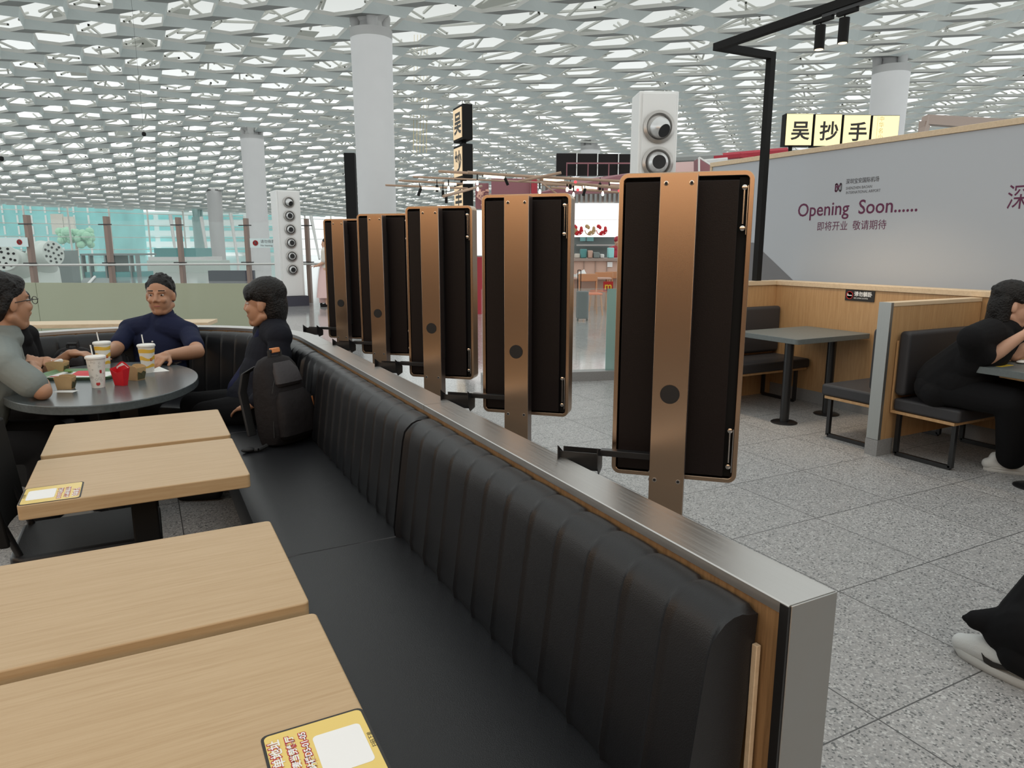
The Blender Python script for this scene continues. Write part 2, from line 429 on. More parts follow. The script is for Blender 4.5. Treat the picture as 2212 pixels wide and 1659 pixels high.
# ================================================================ the hall: floor, ceiling, facade, columns
struct('floor', G().add([(-60, -8, 0), (110, -8, 0), (110, 135, 0), (-60, 135, 0)], [(0, 1, 2, 3)]), 'terrazzo')
struct('wall_back', G().box((-4.4, -4.2, 0), (6, -4.0, 3.0)), 'dark_room')
struct('wall_left', G().box((-4.4, -3.99, 0), (-4.2, 5, 3.0)), 'dark_room')
# facade line: from FA (near left) to FB (far right)
FA = px(-500, 534, 54); FB = px(700, 534, 88); FA.z = 0; FB.z = 0
FD = (FB-FA).normalized(); FN = V((FD.y, -FD.x, 0))
if FN.dot(FA) > 0: FN = -FN           # points inside
FE = FA+FD*170; FS = FA-FD*30
ZC = 8.35
def zceil(x, y):
    d = (V((x, y, 0))-FA).dot(FN)
    t = max(0, min(1, (42-d)/42)); return ZC-3.2*(t*t*(3-2*t))+.35*math.sin(x*.05+1)*math.sin(y*.06)*0
e1 = V((.52, -1.25, 0)); e2 = V((.68, .06, 0)); e3 = V((0, 1.3, 0)); gg = V((.66, .0, 0)); LA = e2+e3+gg; LA = V((1.34, 1.21, 0)); gg = LA-e2-e3; LP = V((.03, 3.02, 0)); HH = .16
O0 = V((-2.52, 27.2, 0))
gray = G(); band = G(); rim = G(); st = G()
gidx = {}
def inside(p):
    if p.y < -9 or p.y > 128 or p.x > 106 or p.x < -45: return False
    q = V((p.x, p.y, 0)); d = (q-FA).dot(FN)
    if d < 0.5: return False
    dep = q.dot(FWH); lat = q.dot(RTH)
    if dep < -10: return False
    return abs(lat) < abs(dep)*.95+14
def P3(p, h): return (p.x, p.y, zceil(p.x, p.y)+h)
for i in range(-95, 100):
    for j in range(-75, 90):
        O = O0+LA*i+LP*j
        if not inside(O): continue
        L = O; TL = O+e1; TR = TL+e2; R = TR+e3; B = R-e1; BL = B-e2; L2 = O+LA; TL2 = L2+e1; BL2 = L2+e3; B2 = BL2+e2
        gray.add([P3(R, 0), P3(TL2, 0), P3(L2, HH), P3(B, HH)], [(0, 1, 2, 3)])
        n = LP
        T1 = TL+n; T2 = TR+n; T3 = R+n; T4 = TL2+n
        band.add([P3(B, HH), P3(L2, HH), P3(T2, 0), P3(T1, 0)], [(0, 1, 2, 3)])
        band.add([P3(L2, HH), P3(BL2, HH), P3(T3, 0), P3(T2, 0)], [(0, 1, 2, 3)])
        band.add([P3(BL2, HH), P3(B2, HH), P3(T4, 0), P3(T3, 0)], [(0, 1, 2, 3)])
        ring = [(L, HH), (TL, 0), (TR, 0), (R, 0), (B, HH), (BL, HH)]
        cc = sum((r[0] for r in ring), V((0, 0, 0)))/6
        lo = [P3(p, h) for p, h in ring]; up = [P3(cc+(p-cc)*.96, h+.10) for p, h in ring]
        rim.add(lo+up, [(k, (k+1) % 6, (k+1) % 6+6, k+6) for k in range(6)])
        dep = O.dot(FWH)
        z = zceil(O.x, O.y)
        rs = random.Random(i*977+j)
        c = V((cc.x, cc.y, z))
        for q in (LA, LP, LA-LP):
            if rs.random() < .72:
                a = c+V((rs.uniform(-.4, .4), rs.uniform(-.4, .4), rs.uniform(.7, 1.3))); b = c+q+V((rs.uniform(-.4, .4), rs.uniform(-.4, .4), rs.uniform(.8, 1.6)))
                st.tube(a, b, .05 if dep < 60 else .08, seg=4, cap=False)
        if rs.random() < .6: st.tube(c+V((-.5, -1, .5)), c+V((.4, .9, 1.5)), .045, seg=4, cap=False)
        if rs.random() < .45: st.tube(c+V((.5, -.8, .6)), c+V((-.5, .6, 1.7)), .045, seg=4, cap=False)
        if rs.random() < .16:      # a cloth baffle laid on the struts above the opening
            w_ = rs.uniform(.5, 1.2); sx_ = rs.uniform(-.5, .3)
            st.add([P3(cc+V((sx_, -.9, 0)), 1.5), P3(cc+V((sx_+w_, -.9, 0)), 1.55), P3(cc+V((sx_+w_, .9, 0)), 1.6), P3(cc+V((sx_, .9, 0)), 1.55)], [(0, 1, 2, 3)])
ce = struct('ceiling', gray, 'ceil_grey', fixn=False)
for nm, g_, m_ in (('ceiling_band', band, 'ceil_band'), ('ceiling_rim', rim, 'ceil_white'), ('ceiling_strut', st, 'strut')):
    o = obj(nm, g_, m_, ce, fixn=False); o['kind'] = 'stuff'
# facade: mullions, transoms, tinted panes
fc = G()
L_ = (FE-FS).length
g = G().add([FS, FE, FE+V((0, 0, 5.6)), FS+V((0, 0, 5.6))], [(0, 1, 2, 3)])
win = struct('window_1', g, 'facade', fixn=False)
mu = G(); k = 0
while k*3.6 < L_:
    p = FS+FD*(k*3.6)+FN*.15; mu.tube(p, p+V((0, 0, 5.6)), .09, seg=6); k += 1
for z in (1.2, 2.4, 3.6, 4.8): mu.tube(FS+FN*.15+V((0, 0, z)), FE+FN*.15+V((0, 0, z)), .045, seg=4)
f_ = obj('window_frame', mu, 'strut', win)
# slanted steel props behind the facade
tg = thing('raking_prop', 'slender white raking steel props between the white columns by the glass', 'prop', px(520, 590, 62), None)
for u0, v0, u1, v1 in ((498, 462, 517, 584), (368, 466, 381, 560), (435, 470, 452, 575), (672, 468, 690, 560)):
    pr = obj('steel_prop', G().tube(px(u0, v0, 62), px(u1, v1, 60), .16, .09, seg=8), 'white', tg)
# columns: shaft flaring into the ceiling
def column(u, d, r, label, vtop=None, mat='column'):
    p = px(u, 534, d); zt = zceil(p.x, p.y)+.2
    zn = zt-.55 if vtop is None else px(u, vtop, d).z
    c = (p.x, p.y, 0)
    t = thing('column', label, 'column', c, 'white round columns')
    obj('shaft', G().lathe([(r*1.0, 0), (r*1.0, zn*.5), (r*1.04, zn-.9), (r*1.07, zn)], c, 40), mat, t, smooth=True)
    g = G().lathe([(r*.97, zn-.05), (r*.62, zn+.02), (r*.55, zn+.25), (r*.7, zt-.05), (r*.95, zt+.05)], c, 32)
    for a in (.3, 2.4, 4.5):
        q = V((math.cos(a), math.sin(a), 0)); g.cap(V(c)+q*r*.72+V((0, 0, zn-.9)), .16*r, V(c)+q*r*.86+V((0, 0, zt)), .30*r)
    obj('capital', g, mat, t, smooth=True)
    return t
column(818, 23.5, .615, 'large white round column rising behind the row of tall bronze-tinted kiosks', 92)
column(560, 44, .64, 'white round column behind the head of the man in the dark jacket', 300)
column(471, 63, .60, 'thin far white column standing left of the black dark display board', 415)
column(432, 74, .52, 'narrow teal-tinted column just inside the far window wall', 470, 'column_teal')
column(1889, 28, .62, 'white column rising above the lit square signs over the hoarding', 162)
column(1271, 50, .62, 'white column top showing above the black ceiling boxes', 322)
# ---- outside: buildings and tree
def bldg(name, u0, v0, u1, v1, d, thick, mat, label, rows, cols, wmat, cat='building', wf=.6, hf=.55, parts=True):
    a = px(u0, v1, d); b = px(u1, v0, d); wd = (u1-u0)/FPX*d; z0 = max(0, px((u0+u1)/2, v1, d).z); z1 = px((u0+u1)/2, v0, d).z
    c = px((u0+u1)/2, 534, d)
    mx = fr(-YAW, (c.x, c.y, 0))
    t = thing(name, label, cat, (c.x, c.y, z0))
    obj('wall', G(mx).box((-wd/2, 0, z0), (wd/2, thick, z1)), mat, t)
    cw = wd/cols; rh = (z1-z0)/rows
    for r_ in range(rows):
        for c_ in range(cols):
            x = -wd/2+cw*(c_+.5); z = z0+rh*(r_+.5)
            obj('window', G(mx).box((x-cw*wf/2, -.12, z-rh*hf/2), (x+cw*wf/2, -.01, z+rh*hf/2)), wmat, t)
    return t
bldg('glass_tower', -60, 440, 214, 556, 105, 14, 'teal_bldg', 'teal glass tower standing outside the window at the far left', 5, 9, 'white_bldg', wf=.12, hf=.8)
bldg('terminal_building', 214, 458, 600, 560, 125, 12, 'white_bldg', 'long white building with bands of teal windows outside the glass', 4, 6, 'teal_bldg', wf=.82, hf=.42)
t = thing('tree', 'pale green tree outside the far window beside the glass tower', 'tree', px(165, 560, 92))
g = G(); rr = random.Random(3)
c0 = px(165, 512, 92)
for k in range(60):
    g.ell(c0+V((rr.uniform(-1.9, 1.9), rr.uniform(-1.5, 1.5), rr.uniform(-1.0, .9))), (rr.uniform(.25, .55),)*3, seg=8, rings=6)
obj('foliage', g, 'leaf', t); obj('trunk', G().tube(px(165, 560, 92)-V((0, 0, 2)), c0, .16, seg=8), 'pipe', t)
for k, (u0, u1, v0, v1) in enumerate(((108, 134, 462, 506), (136, 158, 468, 506))):
    a = px(u0, v0, 101); b = px(u1, v1, 101)
    tag(obj('banner', G(fr(-YAW, (a.x, a.y, 0))).box((0, 0, b.z), ((u1-u0)/FPX*101, .3, a.z)), 'cream'), ('wider left' if k == 0 else 'narrower right')+' of the two pale banners hanging on the teal tower', 'banner', 'banners on the tower')
# ---- inner objects of the departures hall seen over the frosted screens
def bgbox(name, u0, v0, u1, v1, d, thick, mat, label=None, cat=None, group=None, parent=None, rot=0, base=None, bev=0):
    c = px((u0+u1)/2, 534, d); wd = (u1-u0)/FPX*d; z0 = px((u0+u1)/2, v1, d).z; z1 = px((u0+u1)/2, v0, d).z
    if base is not None: z0 = base
    o = obj(name, G(fr(-YAW+rot, (c.x, c.y, 0))).box((-wd/2, 0, z0), (wd/2, thick, z1)), mat, parent, bevel=bev)
    if label: tag(o, label, cat, group)
    return o
bgbox('pale_kiosk_block', 314, 563, 470, 600, 40, 1.6, 'pale', 'long pale flat-roofed counter block under the black windows', 'kiosk', base=0)
t = thing('display_board', 'dark display board low behind the frosted screen', 'display', px(492, 612, 30))
bgbox('screen', 445, 585, 540, 614, 30, .4, 'plinth', parent=t)
for u in (455, 530):
    bgbox('leg', u, 612, u+4, 630, 30, .2, 'post', parent=t, base=0)
t = thing('window_block', 'dark glazed cabin with pale sill above the pale counter block', 'cabin', px(378, 553, 55))
bgbox('glazing', 332, 536, 422, 555, 55, 3, 'teal_dark', parent=t); bgbox('sill', 318, 555, 440, 563, 54.8, 3.4, 'white', parent=t, base=0)
t = thing('lift_frame', 'teal glazed lift with dark frame beside the second glass barrier post', 'lift', px(230, 600, 34))
for u in (171, 188, 222, 236, 276, 290): bgbox('frame_post', u, 549, u+3, 618, 34, .3, 'grey_box', parent=t, base=0)
bgbox('top_beam', 171, 548, 292, 552, 34, 2, 'grey_box', parent=t); bgbox('mid_beam', 176, 588, 290, 600, 34.1, 1.6, 'teal_dark', parent=t)
bgbox('glass_pane', 190, 552, 221, 588, 34.2, .06, 'facade', parent=t); bgbox('dark_panel', 223, 552, 246, 600, 34.2, 1.2, 'grey_box', parent=t)
# island roof ramp
t = thing('check_in_roof', 'sloping grey roof of an island below the lift', 'roof', px(200, 612, 27))
a = [px(150, 640, 24), px(228, 640, 24), px(250, 601, 30), px(180, 601, 30)]
obj('slope', G().add([*a, *[p-V((0, 0, .12)) for p in a]], [(0, 1, 2, 3), (7, 6, 5, 4), (0, 4, 5, 1), (1, 5, 6, 2), (2, 6, 7, 3), (3, 7, 4, 0)]), 'grey_box', t)
obj('ridge', G().tube(px(170, 640, 24.2)+V((0, 0, .06)), px(205, 601, 30)+V((0, 0, .06)), .05), 'white', t)
obj('support', G().box((px(200, 640, 27).x-.5, px(200, 640, 27).y-.5, 0), (px(200, 640, 27).x+.5, px(200, 640, 27).y+.5, px(200, 640, 27).z-.2)), 'grey_box', t)
bgbox('grey_cabinet', 42, 542, 74, 640, 26, .5, 'grey_box', 'grey cabinet standing behind the leftmost barrier post', 'cabinet', base=0)
bgbox('grey_cabinet', 110, 541, 150, 640, 27.5, .5, 'grey_box', 'grey cabinet with clear top edge right of the round nozzle drum', 'cabinet', base=0)
# big ventilation tree with drum heads
t = thing('ventilation_tree', 'white branching ventilation duct with two round nozzle drums', 'ventilation duct', px(70, 660, 21))
B0 = px(85, 700, 22); B0.z = 0
def limb(name, pts, rs): 
    g = G()
    for (p, r), (q, r2) in zip(zip(pts, rs), zip(pts[1:], rs[1:])): g.cap(p, r, q, r2, 24)
    return obj(name, g, 'vent', t, smooth=True)
limb('trunk', [B0, px(80, 590, 22), px(86, 560, 22)], [.75, .62, .4])
h1 = px(9, 557, 19.5); h2 = px(114, 547, 20.5)
limb('branch', [px(80, 600, 22), px(30, 565, 21)], [.5, .38]); limb('branch', [px(84, 585, 22), px(92, 550, 21.5)], [.5, .42])
for hc, ax, r in ((h1, V((-.15, -.98, .1)), .36), (h2, V((.72, -.68, .1)), .36)):
    ax = ax.normalized()
    dr = obj('drum', G().lathe([(r*.7, -.5), (r*.95, -.25), (r, 0), (r*.97, .03)], hc, 36, ax), 'vent', t, smooth=True)
    a = ax.orthogonal().normalized(); b = ax.cross(a)
    for rad, n in ((.0, 1), (.5, 6), (.82, 9)):
        for k in range(n):
            q = hc+ax*.03+(a*math.cos(2*PI*k/max(n, 1))+b*math.sin(2*PI*k/max(n, 1)))*r*rad*.9
            obj('nozzle_hole', G().lathe([(.035, 0), (.03, .02), (.012, .022)], q, 12, ax), 'dark_hole', dr)
# ---- white nozzle towers
def tower(base, w_, dp, H, rot, n, z0, dz, R, plinth, label, wname='nozzle_tower'):
    t = thing(wname, label, 'ventilation tower', base, 'white ventilation towers'); mx = fr(rot, base)
    hb = plinth
    if hb: obj('plinth', G(mx).box((-w_*.62, -dp*.15, 0), (w_*.62, dp*1.1, hb)), 'plinth', t)
    obj('casing', G(mx).box((-w_/2, 0, hb), (w_/2, dp, H)), 'white', t, bevel=.012)
    obj('front_panel', G(mx).box((-w_*.42, -.02, hb+.01), (w_*.42, .0, H-.03)), 'white', t, bevel=.004)
    for k in range(n):
        z = z0-dz*k; c = mx @ V((0, -.02, z)); ax = (mx.to_3x3() @ V((0, -1, 0)))
        rg = obj('nozzle_ring', G().lathe([(R, -.01), (R, .03), (R*.82, .045), (R*.72, .02), (R*.7, -.01)], c, 36, ax), 'steel_ring', t, smooth=True)
        tilt = ax+V((.25*math.sin(k*2.1+2), 0, .22*math.cos(k*1.7)))*(1 if n < 4 else .3)
        if n >= 4 and k == 0: tilt = ax+V((.45, 0, -.5))
        tilt.normalize()
        obj('nozzle_ball', G().lathe([(R*.3, -.05), (R*.68, 0), (R*.66, R*.3), (R*.56, R*.5), (R*.44, R*.62)], c, 32, tilt), 'nozzle', rg, smooth=True)
        obj('nozzle_mouth', G().lathe([(R*.44, R*.60), (R*.42, R*.635), (.002, R*.62)], c, 28, tilt), 'dark_hole', rg, smooth=True)
    return t
b1 = pz(636, 661, 0)
z6 = [px(637, v, 17.3).z for v in (439, 582)]
tower(b1, .56, .55, px(640, 415, 17.4).z, .08, 6, z6[0], (z6[0]-z6[1])/5, .135, .24, 'slim white ventilation tower with six round nozzles on a dark plinth')
b2 = px(1412, 534, 9.0); b2.z = 0
tower(b2, .49, .42, px(1410, 210, 9.0).z, -.42, 4, px(1412, 283, 9.0).z, .425, .195, .3, 'tall white ventilation tower with large round nozzles behind the nearest kiosk')
# ---- glass barrier posts
bt = []
for k, (u, v0, d) in enumerate(((66, 465, 17.0), (236, 468, 17.3), (390, 470, 17.7), (535, 472, 18.0), (665, 473, 18.2))):
    p = px(u, 534, d); c = (p.x, p.y, 0); zt = px(u, v0, d).z
    t = thing('barrier_post', ['bronze-coloured glass barrier post at the far left by the no climbing film', 'bronze-coloured glass barrier post in front of the teal lift', 'bronze-coloured barrier post above the head of the man in the navy polo', 'grey barrier post left of the notice film and the jacketed man', 'dark barrier post just right of the slim six-nozzle tower'][k], 'post', c, 'glass barrier posts')
    mx = fr(-YAW, c)
    obj('blade', G(mx).box((-.045, -.08, 0), (.045, .08, zt)), 'post', t, bevel=.006)
    for z in (1.03, 1.95):
        obj('clamp', G(mx).box((-.16, -.10, z), (.16, -.07, z+.025)), 'black_metal', t)
    bt.append((V(c), zt))
for k in range(4):
    (p, z1), (q, z2) = bt[k], bt[k+1]
    n = (q-p).normalized()
    tag(obj('barrier_glass', G().add([p+n*.1+V((0, 0, .1)), q-n*.1+V((0, 0, .1)), q-n*.1+V((0, 0, z2-.1)), p+n*.1+V((0, 0, z1-.1))], [(0, 1, 2, 3)]), 'clear', fixn=False), ['clear glass barrier panel between the first two bronze posts from the left', 'clear glass barrier panel between the lift post and the next post right', 'clear glass barrier panel in front of the dark display board', 'clear glass barrier panel carrying the notice film by the nozzle tower'][k], 'glass panel', 'clear barrier panels')
p0 = px(-60, 534, 16.8); p5 = bt[4][0]
off = V((-.09, -.14, 0))
pts = [V((p0.x, p0.y, 1.0))+off]+[V((q.x, q.y, 1.0))+off for q, _ in bt]+[V((bt[4][0].x, bt[4][0].y, 1.0))+off+RTH*1.2]
tag(obj('handrail', G().path(pts, .028), 'rail', smooth=True), 'long thin steel handrail running along the glass barrier', 'handrail')
def film(u0, v0, u1, v1, d, lines, icon, label):
    c = px(u0, 534, d); wd = (u1-u0)/FPX*d; z0 = px(u0, v1, d).z; z1 = px(u0, v0, d).z
    mx = fr(-YAW, (c.x, c.y, 0)); o = obj('notice_film', G(mx).box((0, -.02, z0), (wd, 0, z1)), 'label_glass')
    tag(o, label, 'notice', 'notices on the glass barrier')
    xd = mx.to_3x3() @ V((1, 0, 0)); h = z1-z0
    for s, fx, fz, sz in lines:
        text('lettering', s, mx @ V((fx*wd, -.021, z0+fz*h)), xd, (0, 0, 1), sz*h, 'grey_ink', o)
    cx = mx @ V((icon*wd, -.024, z0+h*.5)); ax = mx.to_3x3() @ V((0, -1, 0))
    obj('prohibition_ring', G().lathe([(h*.3, 0), (h*.3, .004), (h*.25, .004), (h*.25, 0)], cx, 28, ax), 'red_ink', o)
    g = G(); z = V((0, 0, 1))
    g.tube(cx-xd*h*.2+z*h*.2, cx+xd*h*.2-z*h*.2, h*.022, seg=6); g.path([cx-xd*h*.05-z*h*.16, cx+z*h*.0, cx+z*h*.12, cx+xd*h*.1-z*h*.1], h*.03, seg=6); g.ell(cx+z*h*.17, (h*.04,)*3, seg=8, rings=6)
    obj('pictogram', g, 'grey_ink', o)
film(541, 515, 622, 535, 17.8, (('请勿倚靠  禁止攀爬', .28, .52, .40), ('No leaning  No climbing', .28, .14, .30)), .15, 'pale notice film with a prohibition sign beside the six-nozzle tower')
film(-60, 513, 62, 533, 16.8, (('请勿倚靠 禁止攀爬', -.02, .52, .38), ('No leaning No climbing', -.05, .14, .30)), .86, 'pale notice film with a red prohibition ring at the far left')
# ---- tall black banner left of the big column, pendant on a wire
p = px(764, 534, 20.5); c = (p.x, p.y, 0)
tag(obj('black_totem', G(fr(-YAW, c)).box((-.15, -.1, 0), (.15, .1, px(764, 336, 20.5).z)), 'black_matte'), 'tall narrow black totem beside the large white column', 'totem')
for i_, (u, v, d) in enumerate(((311, 290, 20), (3, 343, 18), (1764, 60, 1))):
    if d == 1: continue
    p = px(u, v, d); t = thing('hanging_speaker', ['small black speaker hanging on a wire above the hall, nearer the centre', 'small black speaker hanging on a wire at the left edge'][i_], 'speaker', p, 'small hanging black speakers')
    obj('body', G().lathe([(.03, -.05), (.055, -.03), (.055, .04), (.03, .06)], p, 16), 'black_matte', t); obj('wire', G().tube(p+V((0, 0, .05)), V((p.x, p.y, ZC)), .004, seg=4), 'black_matte', t)
# ================================================================ banquette, ledge, tables
AC = V((-.24, 4.4, 0))                       # centre of the bend
Y0 = .69
def pth(s):                                   # centre-line frame: s metres along the r=1 line from Y0
    Ls = 4.4-Y0
    if s <= Ls: return V((AC.x, Y0+s, 0)), V((1, 0, 0))
    th = (s-Ls)/1.0; return V((AC.x, AC.y, 0)), V((math.cos(th), math.sin(th), 0))
LS = 4.4-Y0
def sweep_path(s0, s1, prof, step=.03, arcstep=.05, mod=None):
    secs = []; s = s0; ss = []
    while s < s1-1e-6:
        ss.append(s); s += step if mod or s < 0 else (.2 if s < LS-.2 else arcstep)
    ss.append(s1)
    for s in ss:
        o, d = pth(s); k = mod(s) if mod else 0
        secs.append([(o.x+d.x*(r-(k if fl else 0)), o.y+d.y*(r-(k if fl else 0)), z+(-k*.5 if fl == 2 else 0)) for r, z, fl in prof])
    return secs
SEND = LS+2.35
cap_prof = [(1.078, .860, 0), (1.078, .878, 0), (1.080, .88, 0), (1.182, .88, 0), (1.185, .877, 0), (1.185, .02, 0), (1.18, .02, 0), (1.18, .872, 0), (1.0805, .872, 0), (1.0805, .860, 0)]
ldg = thing('partition_ledge', 'long brushed steel ledge on the low wall behind the black banquette', 'ledge', (.945, Y0, 0))
for a, b in ((0.0, 1.585), (1.588, 3.305), (3.308, SEND)):
    obj('steel_cap', G().sweep(sweep_path(a, b, cap_prof)), 'steel', ldg, smooth=True)
obj('end_plate', G().box((.842, Y0-.003, 0), (.945, Y0, .879)), 'steel_end', ldg, bevel=.0012)
obj('end_return', G().box((.837, Y0-.001, 0), (.8415, Y0+.016, .877)), 'black_metal', ldg)  # steel return; its dark leather reflection is put in as black
wp = [(1.081, .0, 0), (1.081, .870, 0), (1.10, .870, 0), (1.10, .0, 0)]
wl = struct('wall_banquette', G().sweep(sweep_path(.0165, SEND, wp)), 'bench_wood')
# cushions
def puff(p0, sp):
    def f(s):
        t = ((s-p0)/sp) % 1.0; q = min(t, 1-t)*sp; return .0055*math.exp(-(q/.0055)**2)+.0022*(1-math.sin(PI*t))
    return f
bprof = [(1.05, .44, 0), (1.076, .840, 0), (1.074, .851, 2), (1.060, .856, 2), (1.042, .855, 2), (1.024, .848, 2), (1.008, .834, 2), (.997, .812, 1), (.989, .78, 1), (.978, .70, 1), (.962, .58, 1), (.949, .48, 1), (.953, .447, 1), (.972, .44, 0)]
bn = thing('banquette', 'long black leather banquette with a channelled back curving round the oval table', 'bench', (.5, Y0, 0))
ccs = [(.056, 1.50), (1.515, 3.22), (3.235, 4.75), (4.765, SEND-.05)]
for a, b in ccs:
    n = round((b-a)/.118); sp_ = (b-a)/n
    f0 = puff(a, sp_)
    def md(s, a=a, b=b, f0=f0):
        e = min(s-a, b-s); return f0(s)*(e > .004)+(.018*(1-e/.018)**2 if e < .018 else 0)
    obj('back_cushion', G().sweep(sweep_path(a, b, bprof, step=sp_/22, mod=md)), 'leather', bn, smooth=True)
sprof = [(.52, .30, 0), (.515, .41, 1), (.525, .435, 1), (.55, .448, 1), (.62, .452, 0), (.80, .452, 0), (.93, .45, 0), (1.04, .445, 0), (1.04, .30, 0)]
for a, b in ((.03, 1.50), (1.508, 3.22), (3.228, 4.75), (4.758, SEND-.05)):
    def md(s, a=a, b=b):
        e = min(s-a, b-s); return (.012*(1-e/.02)**2 if e < .02 else 0)
    obj('seat_cushion', G().sweep(sweep_path(a, b, sprof, step=.02, mod=md)), 'leather', bn, smooth=True)
g = G()
for a in (1.504, 3.224): 
    o_, d_ = pth(a)
    if a < LS: g.tube((AC.x+.55, Y0+a, .449), (AC.x+1.0, Y0+a, .449), .0035, seg=6)
obj('seam', g, 'stitch', bn)
obj('plinth', G().sweep(sweep_path(.05, SEND-.06, [(.60, 0, 0), (.60, .30, 0), (1.04, .30, 0), (1.04, 0, 0)])), 'black_matte', bn)
obj('end_board', G().box((.826, Y0+.045, .0), (.8355, Y0+.0555, .79)), 'light_wood', bn, bevel=.001)
# tables
TS = [(.241, .799), (.239, 1.321), (.246, 2.214), (.2466, 2.740)]
TW, TD, TH = .597, .4775, .735
tl = ['nearest pale wooden table with a yellow sticker at its right corner', 'second pale wooden table, bare, just behind the nearest one', 'third pale wooden table with a yellow sticker at its left corner', 'bare pale wooden table farthest from the viewer, before the oval table']
def mk_table(x, y):
    t = thing('cafe_table', tl[0], 'table', (x-TW/2, y+TD/2, 0), 'pale wooden tables beside the banquette')
    obj('tabletop', G().rbox((x-TW, y, TH-.042), (x, y+TD, TH), .012), 'table_wood', t, bevel=.003, seg=3)
    cx, cy = x-TW/2, y+TD/2
    obj('pedestal', G().bx((cx, cy, .36), (.075, .075, .66)), 'black_matte', t, bevel=.006)
    obj('base', G().rbox((cx-.2, cy-.19, 0), (cx+.2, cy+.19, .014), .04), 'black_matte', t, bevel=.003)
    obj('support_plate', G().bx((cx, cy, .684), (.34, .26, .016)), 'black_matte', t)
    return t
t0 = mk_table(*TS[0]); tabs = [t0]
for k in (1, 2, 3):
    tabs.append(dup(t0, (TS[k][0]-TW/2, TS[k][1]+TD/2, 0), None, tl[k]))
# stickers
def sticker(tb, pts, loc, rotz, label, full):
    # local frame: x along lettering, y upward of lettering; W x Hh
    W_, H_ = .155, .147
    o = obj('order_sticker', G(fr(rotz, loc)).rbox((-W_/2, -H_/2, 0), (W_/2, H_/2, .0008), .010), 'black_ink')
    tag(o, label, 'sticker', 'yellow ordering stickers')
    mx = fr(rotz, loc); xd = mx.to_3x3() @ V((1, 0, 0)); yd = mx.to_3x3() @ V((0, 1, 0))
    obj('yellow_field', G(mx).rbox((-W_/2+.004, -H_/2+.004, .0009), (W_/2-.004, H_/2-.004, .0011), .008), 'gold', o)
    for s, y, z in (('下单地址', .052, .0175), ('餐厅麦当劳餐厅', .033, .0125), ('航站楼D5-01-05', .015, .0125)):
        text('lettering_outline', s, mx @ V((.060, y, .0012)), xd, yd, z, 'red_ink', o, 'RIGHT', bold=.0016, ext=.00005, lift=.0001, sx=1.12)
        text('lettering', s, mx @ V((.060, y, .0013)), xd, yd, z, 'white_ink', o, 'RIGHT', bold=.0003, ext=.00005, lift=.0002, sx=1.12)
    obj('white_field', G(mx).rbox((-.043, -.060, .0012), (.043, .008, .0015), .007), 'white_ink', o)
    text('lettering_small', '扫码下单', mx @ V((0, -.070, .0012)), xd, yd, .0085, 'black_ink', o, 'CENTER', ext=.00005, lift=.0001)
    return o
sticker(None, None, (.1665, .878, TH), PI/2, 'yellow sticker with red-edged white writing on the nearest table', 1)
sticker(None, None, (-.2755, 2.294, TH), -PI/2, 'yellow sticker with red-edged white writing on the third table', 1)
# oval table
def ellpts(a, b, cx, cy, n=72): return [(cx+a*math.cos(2*PI*k/n), cy+b*math.sin(2*PI*k/n)) for k in range(n)]
OC = (-.209, 4.2)
t = thing('oval_table', 'oval dark grey stone table in the bend of the banquette, laden with cups', 'table', (OC[0], OC[1], 0))
obj('tabletop', G().prism(ellpts(.4426, .651, *OC), .695, .735), 'stone', t, bevel=.004, smooth=True)
for dy in (-.25, .25):
    obj('pedestal', G().tube((OC[0], OC[1]+dy, .01), (OC[0], OC[1]+dy, .69), .038), 'black_matte', t, smooth=True)
    obj('base', G().lathe([(.19, 0), (.19, .006), (.17, .012), (.03, .014)], (OC[0], OC[1]+dy, 0), 36), 'black_matte', t, smooth=True)
# chairs on the aisle side
def chair(x, y, rot, label):
    t = thing('dining_chair', label, 'chair', (x, y, 0)); mx = fr(rot, (x, y, 0))   # faces +x
    obj('seat', G(mx).rbox((-.22, -.18, .405), (.22, .18, .455), .05), 'leather', t, bevel=.014, seg=3)
    secs = []
    for k in range(9):
        y_ = -.2+.05*k; dx = .035*(1-((y_)/.2)**2)
        secs.append([tuple(mx @ V(p)) for p in ((-.20-dx, y_, .50), (-.235-dx, y_, .84), (-.262-dx, y_, .84), (-.232-dx, y_, .50))])
    obj('backrest', G().sweep(secs), 'black_matte', t, bevel=.008, smooth=True)
    for sx in (-1, 1):
        for sy in (-1, 1):
            obj('leg', G(mx).tube((sx*.2, sy*.18, 0), (sx*.175, sy*.16, .41), .011, seg=10), 'black_metal', t, smooth=True)
    for sy in (-1, 1): obj('back_post', G(mx).tube((-.18, sy*.15, .42), (-.235, sy*.15, .6), .011, seg=10), 'black_metal', t, smooth=True)
    obj('stretcher', G(mx).path([(-.185, -.165, .22), (.185, -.165, .22), (.185, .165, .22), (-.185, .165, .22)], .008), 'black_metal', t)
    return t
chair(-.23, 2.745, 0, 'black chair pushed in at the left end of the two far pale tables')
